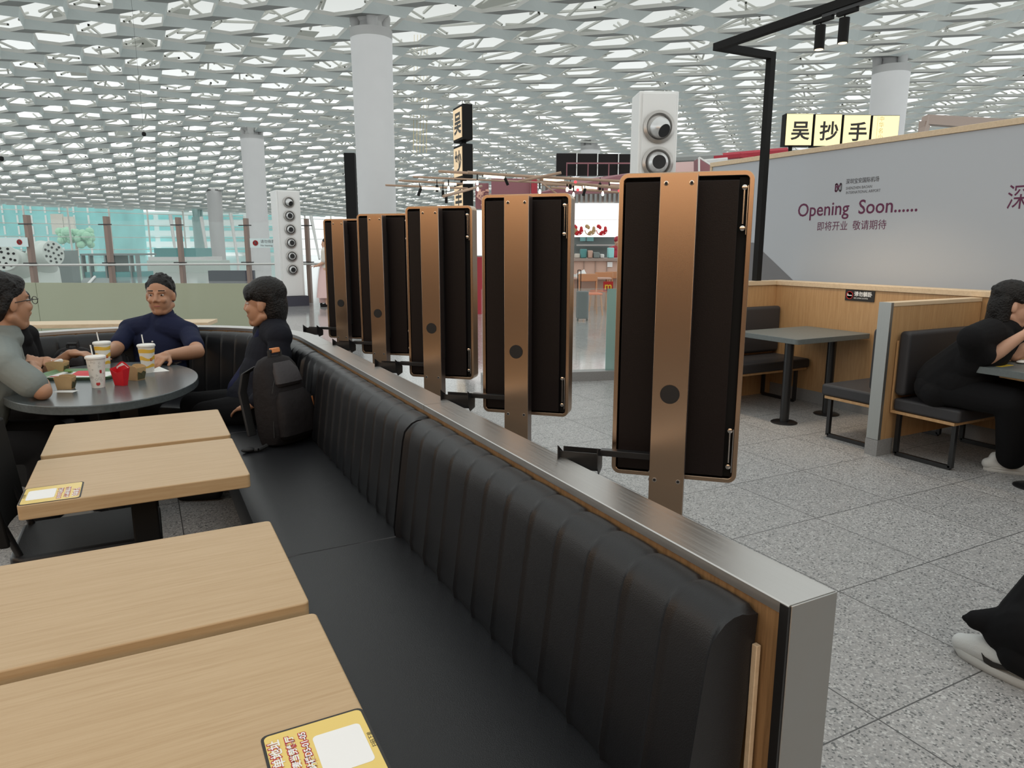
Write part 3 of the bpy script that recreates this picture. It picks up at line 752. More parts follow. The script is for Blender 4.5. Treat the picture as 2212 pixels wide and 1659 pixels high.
# ================================================================ order kiosks (backs)
KR = -.7714
kx0, ky0, ksp = 1.1878, 1.3893, .8141
def kiosk():
    t = thing('order_kiosk', '', 'kiosk', (0, 0, 0), 'row of bronze-tinted self-order kiosks')
    w_, z0, z1 = .3206, .8233, 1.5998; xl, xr = -.47*w_, .53*w_
    # rim: rounded rectangle ring in XZ
    def rr(x0, x1, za, zb, r, n=6):
        p = []
        for cx, cz, a0 in ((x1-r, zb-r, 0), (x0+r, zb-r, 90), (x0+r, za+r, 180), (x1-r, za+r, 270)):
            for k in range(n+1):
                a = math.radians(a0+90*k/n); p.append((cx+r*math.cos(a), cz+r*math.sin(a)))
        return p
    o_ = rr(xl, xr, z0, z1, .022); i_ = rr(xl+.012, xr-.012, z0+.012, z1-.012, .010)
    n = len(o_); g = G()
    vs = [(x, 0, z) for x, z in o_]+[(x, .062, z) for x, z in o_]+[(x, .062, z) for x, z in i_]+[(x, 0, z) for x, z in i_]
    fs = []
    for a, b in ((0, 1), (1, 2), (2, 3), (3, 0)):
        for k in range(n): fs.append((a*n+k, a*n+(k+1) % n, b*n+(k+1) % n, b*n+k))
    g.add(vs, fs); obj('rim', g, 'bronze', t, bevel=.0015, smooth=True)
    obj('touch_screen', G().box((xl+.011, .056, z0+.011), (xr-.011, .0605, z1-.011)), 'phone', t)
    obj('casing', G().box((xl+.017, -.004, z0+.018), (xr-.034, .05, z1-.022)), 'black_panel', t, bevel=.0015)
    obj('side_channel', G().box((xr-.034, .014, z0+.014), (xr-.0125, .05, z1-.014)), 'black_matte', t)
    for zz, s in ((z1-.04, 1), (z0+.14, 1)):
        h = obj('hinge', G().tube((xr-.022, -.002, zz), (xr-.022, -.002, zz-.085), .0022, seg=8), 'chrome', t)
        obj('hinge_bracket', G().box((xr-.0145, -.006, zz-.11), (xr-.0128, .012, zz+.004)), 'chrome', h)
        for q in (zz, zz-.095): obj('screw', G().lathe([(.0062, -.003), (.0062, .002), (.003, .003)], (xr-.022, -.004, q), 14, (0, -1, 0)), 'chrome', h, smooth=True)
    pw = .0427
    ps = obj('post', G().box((-pw, -.078, 0.0), (pw, -.03, z1-.012)), 'steel_shaded_side', t, bevel=.0008)
    obj('post_face', G().box((-pw, -.081, .0), (pw, -.0785, z1-.010)), 'bronze', ps, bevel=.0008)
    obj('mounting_block', G().box((-.035, -.03, z0+.1), (.035, -.003, z1-.1)), 'black_matte', t)
    for x in (-.029, .029):
        for z in (z1-.033, z0-.002+.02): 
            obj('screw', G().lathe([(.0058, 0), (.0055, .0012), (.0035, .0014), (.003, -.0)], (x, -.081, z), 16, (0, -1, 0)), 'chrome', t, smooth=True)
            obj('screw_hole', G().lathe([(.0038, 0), (.0036, .0016)], (x, -.0812, z), 12, (0, -1, 0)), 'dark_hole', t)
    obj('cable_cover', G().lathe([(.0237, 0), (.0234, .0012)], (0, -.0825, 1.064), 32, (0, -1, 0)), 'dark_hole', t)
    obj('base_plate', G().rbox((-.12, -.16, 0), (.12, .06, .010), .02), 'steel_shaded_side', t)
    # terminal bracket on its arm
    az = .898
    a = obj('bracket_arm', G().box((-.172, -.062, az-.012), (-pw, -.040, az+.004)), 'black_metal', t, bevel=.001)
    g = G()
    g.box((-.275, -.085, az-.045), (-.172, -.083, az+.0)); g.box((-.275, -.038, az-.045), (-.172, -.036, az+.0)); g.box((-.275, -.085, az-.0465), (-.172, -.036, az-.045))
    for x in (-.276, -.173):
        g.add([(x, -.105, az+.020), (x, -.03, az-.02), (x, -.032, az-.052), (x, -.08, az-.058), (x, -.105, az-.03),
               (x+.002, -.105, az+.020), (x+.002, -.03, az-.02), (x+.002, -.032, az-.052), (x+.002, -.08, az-.058), (x+.002, -.105, az-.03)],
              [(0, 1, 2, 3, 4), (9, 8, 7, 6, 5), (0, 5, 6, 1), (1, 6, 7, 2), (2, 7, 8, 3), (3, 8, 9, 4), (4, 9, 5, 0)])
    obj('terminal_bracket', g, 'black_metal', a)
    for z in (az-.045, az-.065): obj('bolt', G().lathe([(.005, 0), (.003, .004)], (-pw, -.055, z), 12, (-1, 0, 0)), 'chrome', t)
    return t
kk = kiosk()
kl = ['nearest and largest bronze-tinted kiosk seen from behind', 'second bronze-tinted kiosk from the right, behind the nearest', 'middle one of the five bronze-tinted kiosks', 'fourth bronze-tinted kiosk, overlapped by the middle one', 'farthest bronze-tinted kiosk at the left end of the row']
ko = [kk]+[dup(kk, (0, 0, 0), 0, kl[k]) for k in range(1, 5)]
kk['label'] = kl[0]
for k, o in enumerate(ko): o.location = (kx0+.0015*k, ky0+ksp*k, 0); o.rotation_euler = (0, 0, KR)
# ================================================================ wood bar and frosted screens beyond the bend
wb = thing('bar_counter', 'pale wooden bar shelf running behind the curved banquette', 'counter', (0, 7.6, 0))
A_ = pz(-40, 699, .72); B_ = pz(470, 692, .72); C_ = pz(470, 704, .72); 
dirb = (B_-A_).normalized(); nb_ = V((dirb.y, -dirb.x, 0)); nb_ = -nb_ if nb_.y > 0 else nb_
g = G(); p = [A_, B_, B_+nb_*.34, A_+nb_*.34]
g.add([(*q.xy, .70) for q in p]+[(*q.xy, .735) for q in p], [(0, 3, 2, 1), (4, 5, 6, 7), (0, 1, 5, 4), (1, 2, 6, 5), (2, 3, 7, 6), (3, 0, 4, 7)])
obj('countertop', g, 'light_wood', wb, bevel=.003)
for f_ in (.1, .5, .93):
    q = A_.lerp(B_, f_)+nb_*.17; obj('leg', G().bx((q.x, q.y, .35), (.06, .06, .7)), 'black_matte', wb)
fl = ['frosted green screen behind the head of the man in the grey shirt', 'frosted green screen behind the two men facing the table, with faint print']
u0s = ((-60, 66), (67.5, 546))
for k, (u0, u1) in enumerate(u0s):
    a = px(u0, 534, 7.75+.0004*(300-u0)); b = px(u1, 534, 7.75+.0004*(300-u1)); 
    zt = 1.03
    d_ = (b-a).normalized(); n_ = V((d_.y, -d_.x, 0)); n_ = n_ if n_.y < 0 else -n_
    q = [a, b, b-n_*.012, a-n_*.012]
    s = obj('frosted_screen', G().add([(*p_.xy, .08) for p_ in q]+[(*p_.xy, zt) for p_ in q], [(0, 3, 2, 1), (4, 5, 6, 7), (0, 1, 5, 4), (1, 2, 6, 5), (2, 3, 7, 6), (3, 0, 4, 7)]), 'frosted')
    tag(s, fl[k], 'screen', 'frosted green screens')
    if k == 1:
        pass
    obj('foot_rail', G().tube((*a.xy, .05), (*b.xy, .05), .03, seg=8), 'rail', s)
# ================================================================ booths on the right
XB = 5.453
wr = struct('wall_right', G().box((XB, -1.5, 0), (XB+.12, 4.93, 1.06)), 'panel_wood')
wf = struct('wall_booth_end', G().box((4.2, 4.93, 0), (XB+.12, 5.03, 1.06)), 'panel_wood')
struct('trim_1', G().box((XB-.012, -1.5, 1.061), (XB+.16, 5.03, 1.105)), 'light_wood', bevel=.004)
struct('trim_2', G().box((4.2, 4.918, 1.062), (XB-.013, 5.04, 1.104)), 'light_wood', bevel=.004)
obj('skirting', G().box((XB-.008, -1.5, 0), (XB-.001, 4.92, .11)), 'granite', wr)
def divider(y, label):
    t = thing('booth_divider', label, 'partition', (4.93, y, 0), 'booth dividers')
    obj('wood_panel', G().box((4.43, y+.004, .11), (XB-.014, y+.081, 1.03)), 'panel_wood', t)
    obj('steel_end', G().box((4.402, y-.002, .115), (4.43, y+.087, 1.058)), 'pillar', t, bevel=.001)
    obj('top_cap', G().box((4.431, y, 1.031), (XB-.014, y+.085, 1.058)), 'light_wood', t, bevel=.002)
    obj('granite_foot', G().box((4.40, y-.004, 0), (4.56, y+.089, .113)), 'granite', t)
    return t
divider(3.008, 'booth divider with a steel-clad end between the two black benches')
def booth(y, s, x0, x1, label, lab2=None):
    # bench with its back plane at y; s=+1 faces +y
    t = thing('booth_bench', label, 'bench', ((x0+x1)/2, y+s*.25, 0), 'black booth benches')
    def bb(ya, yb): return (min(y+s*ya, y+s*yb), max(y+s*ya, y+s*yb))
    a, b = bb(.012, .09); obj('backrest', G().rbox((x0, a, .43), (x1, b, .868), .03, axis=0), 'leather_b', t, bevel=.018, seg=3)
    a, b = bb(.02, .47); obj('seat', G().rbox((x0-.005, a, .325), (x1, b, .41), .02, axis=0), 'leather_b', t, bevel=.016, seg=3)
    a, b = bb(.0, .44); obj('seat_board', G().box((x0, a, .302), (x1, b, .322)), 'panel_wood', t, bevel=.002)
    a, b = bb(.0, .012); obj('back_board', G().box((x0, a, .323), (x1, b, .80)), 'panel_wood', t)
    for x in (x0+.05, x1-.12):
        g = G(); A1, B1 = y+s*.04, y+s*.42
        g.path([(x, A1, .30), (x, A1, .015), (x, B1, .015), (x, B1, .30)], .019, seg=4); obj('sled_leg', g, 'black_metal', t)
    return t
booth(3.004, -1, 4.50, XB-.02, 'black booth bench on which the woman in black sits')
booth(3.097, 1, 4.50, XB-.02, 'short black booth bench on the near side of the empty grey table')
booth(4.926, -1, 4.25, XB-.02, 'black booth bench against the wooden end wall beyond the empty table')
booth(1.10, 1, 4.50, XB-.02, 'black booth bench outside the frame opposite the woman in black')
def gtable(x0, y0, x1, y1, h, legs, label):
    t = thing('booth_table', label, 'table', ((x0+x1)/2, (y0+y1)/2, 0), 'grey booth tables')
    obj('tabletop', G().rbox((x0, y0, h-.042), (x1, y1, h), .03), 'stone_edge', t, bevel=.002)
    for lx, ly in legs:
        obj('leg', G().tube((lx, ly, .01), (lx, ly, h-.042), .036, seg=20), 'black_metal', t, smooth=True)
        obj('base', G().lathe([(.105, 0), (.105, .006), (.095, .011), (.035, .014)], (lx, ly, 0), 32), 'black_metal', t, smooth=True)
gtable(4.545, 3.86, 5.43, 4.52, .705, ((4.564+.04, 3.985), (5.169, 4.03)), 'empty grey booth table beyond the steel-ended divider')
gtable(4.50, 1.82, 5.43, 2.49, .705, ((4.66, 2.15), (5.2, 2.15)), 'grey booth table at the right frame edge where the woman leans')
s = obj('order_sticker', G(fr(0, (4.66, 2.43, .705))).rbox((-.07, -.05, 0), (.07, .05, .0008), .008), 'yellow'); tag(s, 'yellow sticker on the grey table under the elbow of the woman', 'sticker')
text('lettering', '下单地址', (4.66, 2.44, .706), (-1, 0, 0), (0, -1, 0), .02, 'white_ink', s, 'CENTER')
# rule sign
sg = obj('rule_sign', G().box((XB-.006, 3.878, .966), (XB-.0005, 4.159, 1.058)), 'black_ink'); tag(sg, 'small black no lying down sign on the wooden booth wall', 'sign')
yd = (0, 0, 1); xd = (0, -1, 0)
text('lettering', '请勿躺卧', (XB-.006, 4.072, 1.010), xd, yd, .044, 'white_ink', sg, sx=.98, bold=.001)
text('lettering_small', 'NO LYING DOWN', (XB-.006, 4.072, .985), xd, yd, .016, 'white_ink', sg)
obj('prohibition_ring', G().lathe([(.034, 0), (.034, .002), (.028, .002), (.028, 0)], (XB-.006, 4.115, 1.012), 28, (-1, 0, 0)), 'red_ink', sg)
obj('pictogram', G().bx((XB-.007, 4.115, 1.010), (.002, .045, .008)).ell((XB-.007, 4.133, 1.020), (.002, .006, .006)), 'white_ink', sg)
# ================================================================ hoarding
XH = 5.803
hd = thing('hoarding', 'long pale hoarding with an opening soon notice behind the booths', 'hoarding', (XH, 3.5, 0))
obj('board', G().box((XH, -2.5, .0), (XH+.08, 6.27, 2.302)), 'board', hd)
obj('top_trim', G().box((XH-.015, -2.5, 2.303), (XH+.10, 6.30, 2.35)), 'light_wood', hd, bevel=.003)
obj('end_trim', G().box((XH-.012, 6.272, 0), (XH+.09, 6.30, 2.302)), 'light_wood', hd)
def hp(u, v): 
    r = FW+RT*((u-1106)/FPX)+UPV*((829.5-v)/FPX); k = XH/r.x; return V((XH, r.y*k, CAMZ+r.z*k))
a, b, c = hp(1628, 524), hp(1713, 605), hp(1628, 640)
tri = G().add([(XH-.002, a.y, a.z), (XH-.002, b.y, b.z), (XH-.002, b.y-.5, b.z-.42), (XH-.002, c.y, b.z-.42), (XH-.002, 6.2, b.z-.42), (XH-.002, 6.2, a.z+.0)], [(0, 1, 2, 3, 4, 5)])
obj('grey_triangle', tri, 'board_grey', hd, fixn=False)
xd = (0, -1, 0)
def htext(s, u, v, hpx_, mat, nm='lettering', **k):
    p = hp(u, v); d = XH/((FW+RT*((u-1106)/FPX)).x); d = (p-V((0, 0, CAMZ))).dot(FW)
    return text(nm, s, p, xd, (0, 0, 1), hpx_*d/FPX, mat, hd, **k)
htext('Opening  Soon......', 1722, 468, 38.5, 'maroon', sx=.955, bold=.0016)
htext('即将开业  敬请期待', 1764, 497, 20.5, 'maroon', sx=.93)
htext('深圳宝安国际机场', 1827, 397, 11.5, 'grey_ink', sx=.86, bold=.0006)
htext('SHENZHEN BAOAN', 1827, 410, 8.2, 'grey_ink', sx=.86)
htext('INTERNATIONAL AIRPORT', 1827, 419.5, 8.2, 'grey_ink', sx=.82)
htext('深圳', 2172, 448, 56, 'maroon', sx=.8)
# looped butterfly mark
pc = hp(1811, 405); u_ = .0032
def ribbon(pts, mat, nm):
    g = G()
    q = [V((XH-.003, pc.y-x*u_, pc.z+y*u_)) for x, y in pts]
    for a, b in zip(q, q[1:]):
        d = (b-a).normalized(); n = V((0, -d.z, d.y))*u_*1.9; e = d*u_*.7
        g.add([a-n-e, b-n+e, b+n+e, a+n-e], [(0, 1, 2, 3)])
    obj(nm, g, mat, hd, fixn=False)
ribbon([(-9, 10), (-9, -1), (-9, -9), (-6, -11), (-3, -8), (6, 8)], 'maroon', 'mark_loop'); ribbon([(-9, 8), (-6, 11), (-3, 8), (0, 3)], 'maroon', 'mark_loop')
ribbon([(1, -3), (5, -9), (8, -11), (10, -8), (10, 8), (8, 11), (5, 9)], 'grey_ink', 'mark_loop'); ribbon([(-2, -2), (-9+4, 4)], 'maroon', 'mark_loop')
# ================================================================ black lighting frame over the booths
pb = V((5.473, 5.19, 1.107)); pt = 3.222
lf = thing('light_frame', 'black square-tube frame rising from the booth wall and carrying spotlights', 'light frame', tuple(pb))
# it stands on the end of the booth trim
pb = V((5.235, 4.98, 1.105))
r_ = FW+RT*((1662-1106)/FPX)+UPV*((829.5-112)/FPX); zt = CAMZ+r_.z*(pb.y/r_.y)
lf.location = pb
obj('post', G().box((pb.x-.03, pb.y-.03, 1.106), (pb.x+.03, pb.y+.03, zt)), 'black_matte', lf)
r2 = FW+RT*((1551-1106)/FPX)+UPV*((829.5-103)/FPX); cx = r2.x*(pb.y/r2.y)
obj('cross_arm', G().box((cx-.03, pb.y-.03, zt-.06), (pb.x-.031, pb.y+.03, zt)), 'black_matte', lf)
obj('track_beam', G().box((cx-.03, -1.2, zt-.06), (cx+.03, pb.y-.031, zt)), 'black_matte', lf)
obj('track', G().box((cx-.018, -1.2, zt-.085), (cx+.018, 3.9, zt-.061)), 'black_metal', lf)
def yon(u, v=60):
    r = FW+RT*((u-1106)/FPX)+UPV*((829.5-v)/FPX); return r.y*cx/r.x
for i_, (u, v0, v1) in enumerate(((1769, 70, 107), (1820, 54, 93))):
    y = yon(u, v1); d = (V((cx, y, 3))-V((0, 0, CAMZ))).dot(FW)
    zz0 = CAMZ+(FW+RT*((u-1106)/FPX)+UPV*((829.5-v1)/FPX)).z*cx/(FW+RT*((u-1106)/FPX)+UPV*((829.5-v1)/FPX)).x
    zz1 = zz0+.165
    t = thing('track_spotlight', ['lower left of the two black cylinder spotlights under the track', 'upper right of the two black cylinder spotlights under the track'][i_], 'spotlight', (cx, y, zz0), 'black track spotlights')
    obj('body', G().tube((cx, y, zz0), (cx, y, zz1), .036, seg=24), 'black_matte', t, smooth=True)
    obj('stem', G().tube((cx, y, zz1), (cx, y, zt-.095), .006, seg=8), 'black_matte', t)
    obj('adapter', G().box((cx-.017, y-.10, zt-.11), (cx+.017, y+.06, zt-.086)), 'black_matte', t)
    obj('lens', G().tube((cx, y, zz0-.002), (cx, y, zz0+.001), .030, seg=24), 'warm_lamp', t)
    light('SPOT', 'spot_beam', (cx, y, zz0-.02), (0, math.radians(-12), 0), 30, (1, .74, .48), spot_size=math.radians(75), spot_blend=.8, shadow_soft_size=.05)
for y in (4.4, 2.2, 1.2):
    light('SPOT', 'unseen_booth_spot', (cx+.1, y, zt-.3), (0, math.radians(-16), 0), 16, (1, .74, .48), spot_size=math.radians(62), spot_blend=.8, shadow_soft_size=.05)  # unseen spots without fixtures, added for the warm glow on the booths
t = thing('padded_stool', 'black padded stool under the left end of the oval table', 'stool', (-.62, 4.53, 0))
obj('seat', G().rbox((-.84, 4.36, .39), (-.40, 4.70, .452), .05), 'leather', t, bevel=.015, seg=3)
for sx in (-.78, -.46):
    for sy in (4.42, 4.64): obj('leg', G().tube((sx, sy, 0), (sx, sy, .39), .014, seg=10), 'black_metal', t)
# ================================================================ things on the oval table
TZ = .735
def cup(x, y, kind, label, tilt):
    t = thing('drink_cup', label, 'cup', (x, y, TZ), 'paper cups on the oval table'); c = (x, y, TZ)
    hgt, rb, rt_ = (.150, .029, .043)
    obj('body', G().lathe([(rb-.002, .004), (rb, 0), (rt_, hgt), (rt_-.002, hgt)], c, 40), 'cup_white', t, smooth=True)
    obj('lid', G().lathe([(rt_+.001, hgt-.006), (rt_+.004, hgt-.004), (rt_+.004, hgt+.004), (rt_, hgt+.008), (rt_-.004, hgt+.004), (.01, hgt+.003), (.006, hgt+.005)], c, 40), 'paper', t, smooth=True)
    def at(th, z, e=.0006):
        r = rb+(rt_-rb)*z/hgt+e; return V((x+r*math.cos(th), y+r*math.sin(th), TZ+z))
    def wave(z0, z1, amp, ph):
        secs = []
        for k in range(73):
            th = 2*PI*k/72; s_ = amp*math.sin(3*th+ph); secs.append([at(th, z0+s_*.4), at(th, z1+s_), at(th, z1+s_, .0002), at(th, z0+s_*.4, .0002)])
        return G().sweep(secs, caps=False)
    camd = math.atan2(-y, -x)
    if kind == 'y':
        for z0, z1, amp, ph in ((.112, .132, .003, 0), (.070, .088, .008, 1), (.030, .044, .007, 2.4)): obj('yellow_wave', wave(z0, z1, amp, ph+camd*3), 'cup_yellow', t, smooth=True, fixn=False)
        th = camd+.55
        obj('red_badge', G().add([at(th-.16, .066, .001), at(th+.16, .066, .001), at(th+.16, .082, .001), at(th-.16, .082, .001)], [(0, 1, 2, 3)]), 'red_ink', t, fixn=False)
    else:
        th = camd+.45
        obj('red_badge', G().add([at(th-.13, .074, .001), at(th+.13, .074, .001), at(th+.13, .090, .001), at(th-.13, .090, .001)], [(0, 1, 2, 3)]), 'red_ink', t, fixn=False)
        obj('red_roundel', G().lathe([(.009, 0), (.0085, .001)], at(camd, .021, .0), 20, (math.cos(camd), math.sin(camd), .1)), 'red_ink', t)
        rs = random.Random(5)
        g = G()
        for k in range(16):
            t_, z_ = camd+rs.uniform(-1.2, 1.2), rs.uniform(.03, .135); q = at(t_, z_, .0004)
            a = V((-math.sin(t_), math.cos(t_), 0)); s_ = rs.uniform(.004, .007); n_ = rs.choice((4, 6, 3))
            p_ = [q+a*s_*math.cos(2*PI*i/n_)+V((0, 0, s_*math.sin(2*PI*i/n_))) for i in range(n_)]; g.path(p_+[p_[0]], .00035, seg=3)
        obj('line_drawings', g, 'grey_ink', t)
    if tilt is not None:
        a, b = V((x, y, TZ+.02)), V((x+tilt[0], y+tilt[1], TZ+hgt+.06)); obj('straw', G().tube(a.lerp(b, .75), b, .0032, seg=10), 'paper', t, smooth=True)
def q_(u, v): return pz(u, v, TZ)
p = q_(226, 797); cup(p.x, p.y, 'y', 'yellow-waved paper cup farther back at the left, held by the man in the navy polo', (-.02, .02))
p = q_(213, 836); cup(p.x, p.y, 'w', 'white paper cup with fine line drawings at the near edge of the oval table', (-.016, .02))
p = q_(321, 804); cup(p.x, p.y, 'y', 'yellow-waved paper cup behind the brown card box at the right of the oval table', (-.016, .02))
def cbox(x, y, rot, W_, D_, H_, label, fill=None):
    t = thing('card_box', label, 'box', (x, y, TZ), 'brown card boxes on the oval table'); mx = fr(rot, (x, y, TZ+.0005))
    g = G(mx); th = .0012; w2 = W_*.5; d2 = D_*.5; sp_ = .006
    for sx in (-1, 1): g.add([(sx*w2*.9, -d2*.9, 0), (sx*w2*.9, d2*.9, 0), (sx*(w2+sp_), d2, H_*.86), (sx*(w2+sp_), -d2, H_*.86)], [(0, 1, 2, 3)])
    for sy in (-1, 1):
        pts = [(-w2*.9, sy*d2*.9, 0), (w2*.9, sy*d2*.9, 0), (w2+sp_, sy*(d2+.003), H_*.86)]+[((w2+sp_)*math.cos(a), sy*(d2+.003), H_*.86+H_*.16*math.sin(a)) for a in (.5, 1.0, PI/2, 2.1, 2.6)]+[(-w2-sp_, sy*(d2+.003), H_*.86)]
        g.add(pts, [tuple(range(len(pts)))])
    g.add([(-w2*.9, -d2*.9, 0), (w2*.9, -d2*.9, 0), (w2*.9, d2*.9, 0), (-w2*.9, d2*.9, 0)], [(0, 1, 2, 3)])
    o = obj('sleeve', g, 'kraft', t, fixn=False); s_ = o.modifiers.new('thick', 'SOLIDIFY'); s_.thickness = .0015; s_.offset = 0
    obj('printed_side', G(mx).add([(w2*.93+.002, -d2*.8, .004), (w2*.93+.002, d2*.8, .004), (w2+sp_+.0018, d2*.95, H_*.5), (w2+sp_+.0018, d2*.3, H_*.62), (w2+sp_+.0018, -d2*.2, H_*.48), (w2+sp_+.0018, -d2*.95, H_*.6)], [(0, 1, 2, 3, 4, 5)]), 'kraft_dark', t, fixn=False)
    if fill:
        g = G(mx); g.cap((-.01, 0, H_*.7), .018, (.02, 0, H_*.98), .012); obj('crumpled_napkin', g, 'paper', t, smooth=True)
        obj('napkin_tip', G(mx).cap((-.03, 0, H_*.8), .008, (-.028, 0, H_*1.0), .004), 'paper', t, smooth=True)
    return t
p = q_(143, 840); cbox(p.x, p.y, YAW*-1+.15, .07, .045, .068, 'brown card box standing at the near left edge on a white napkin')
p = q_(126, 803); cbox(p.x, p.y, -YAW+.1, .085, .06, .062, 'brown card box with a crumpled napkin in it at the far left', True)
p = q_(293, 820); cbox(p.x, p.y, -YAW-.25, .075, .06, .078, 'brown card box beside the red fries carton')
p = q_(143, 845); s = obj('napkin', G(fr(-YAW, p)).box((-.05, -.03, 0), (.05, .02, .0004)), 'paper'); tag(s, 'small white napkin under the near brown card box', 'napkin')
p = q_(345, 802); s = obj('napkin', G().add([p+V((-.03, -.03, .001)), p+V((.05, -.02, .001)), p+V((.0, .06, .018)), p+V((-.05, .03, .003))], [(0, 1, 2), (0, 2, 3)]), 'paper', fixn=False); tag(s, 'white folded napkin at the right of the table by the phone', 'napkin')
p = q_(262, 832); mx = fr(-YAW-.35, p+V((0, 0, .0005)))
t = thing('fries_carton', 'empty bright red fries carton leaning at the middle of the oval table', 'carton', p)
g = G(mx); F_ = []; n_ = 8
front = [(-.030, -.012, 0), (.030, -.012, 0), (.044, -.02, .085)]+[(.044-.088*k/n_, -.02, .085-.018*math.sin(PI*k/n_)) for k in range(1, n_)]+[(-.044, -.02, .085)]
back = [(-.030, .012, 0), (.030, .012, 0), (.046, .02, .09)]+[(.046-.092*k/n_, .02, .09+.028*math.sin(PI*k/n_)) for k in range(1, n_)]+[(-.046, .02, .09)]
g.add(front, [tuple(range(len(front)))]); g.add(back, [tuple(range(len(back)))])
g.add([front[0], back[0], back[-1], front[-1]], [(0, 1, 2, 3)]); g.add([front[1], back[1], back[2], front[2]], [(0, 1, 2, 3)]); g.add([front[0], front[1], back[1], back[0]], [(0, 1, 2, 3)])
o = obj('carton', g, 'red_card', t, fixn=False); s_ = o.modifiers.new('thick', 'SOLIDIFY'); s_.thickness = .001; s_.offset = 0
obj('white_inside', G(mx).add([(-.040, .0185, .062), (.040, .0185, .062), (.042, .0185, .088), (0, .0185, .112), (-.042, .0185, .088)], [(0, 1, 2, 3, 4)]), 'paper', t, fixn=False)
# tray
p = q_(178, 812); mx = fr(-YAW+.05, p)
t = thing('serving_tray', 'green plastic serving tray with papers in the middle of the oval table', 'tray', p)
g = G(mx)
g.rbox((-.19, -.125, .0), (.19, .125, .006), .03); obj('tray_floor', g, 'tray_green', t, bevel=.002)
rim_ = G(mx); pr = []
for cx_, cy_, a0 in ((.16, .095, 0), (-.16, .095, 90), (-.16, -.095, 180), (.16, -.095, 270)):
    for k in range(7): a = math.radians(a0+15*k); pr.append((cx_, cy_, math.cos(a), math.sin(a)))
pr.append(pr[0])
rim_.sweep([[(cx_+c*.03, cy_+s*.03, .004), (cx_+c*.042, cy_+s*.042, .018), (cx_+c*.046, cy_+s*.046, .016), (cx_+c*.034, cy_+s*.034, .001)] for cx_, cy_, c, s in pr], caps=False)
obj('tray_rim', rim_, 'tray_green', t, smooth=True)
s = obj('tray_paper', G(mx).box((-.15, -.09, .0066), (.16, .09, .0072)), 'paper'); tag(s, 'white printed paper liner lying on the green tray', 'paper')
s = obj('red_wrapper', G(mx).add([(-.05, -.03, .0076), (.06, -.045, .0076), (.07, .03, .024), (-.045, .045, .02), (-.05, -.03, .010), (.06, -.045, .010)], [(0, 1, 2, 3)]), 'red_card', fixn=False); tag(s, 'flat red wrapper lying on the green tray', 'wrapper')
obj('small_print', G(mx).box((-.14, -.07, .0073), (-.09, -.04, .0076)), 'red_ink', s)
s = thing('salad_leaf', 'scrap of green lettuce beside the red wrapper', 'food', mx @ V((-.10, .05, .008))); g = G(mx)
for k in range(5): g.ell((-.10+.012*math.cos(k*2.3), .05+.012*math.sin(k*1.7), .014+.002*k), (.014, .012, .004), seg=8, rings=6)
obj('leaf', g, 'lettuce', s)
p = q_(368, 786); s = thing('smartphone', 'black smartphone lying at the right of the oval table', 'phone', p)
obj('body', G(fr(-YAW+.1, p)).rbox((-.055, -.038, .0), (.055, .038, .009), .008), 'phone', s, bevel=.001)
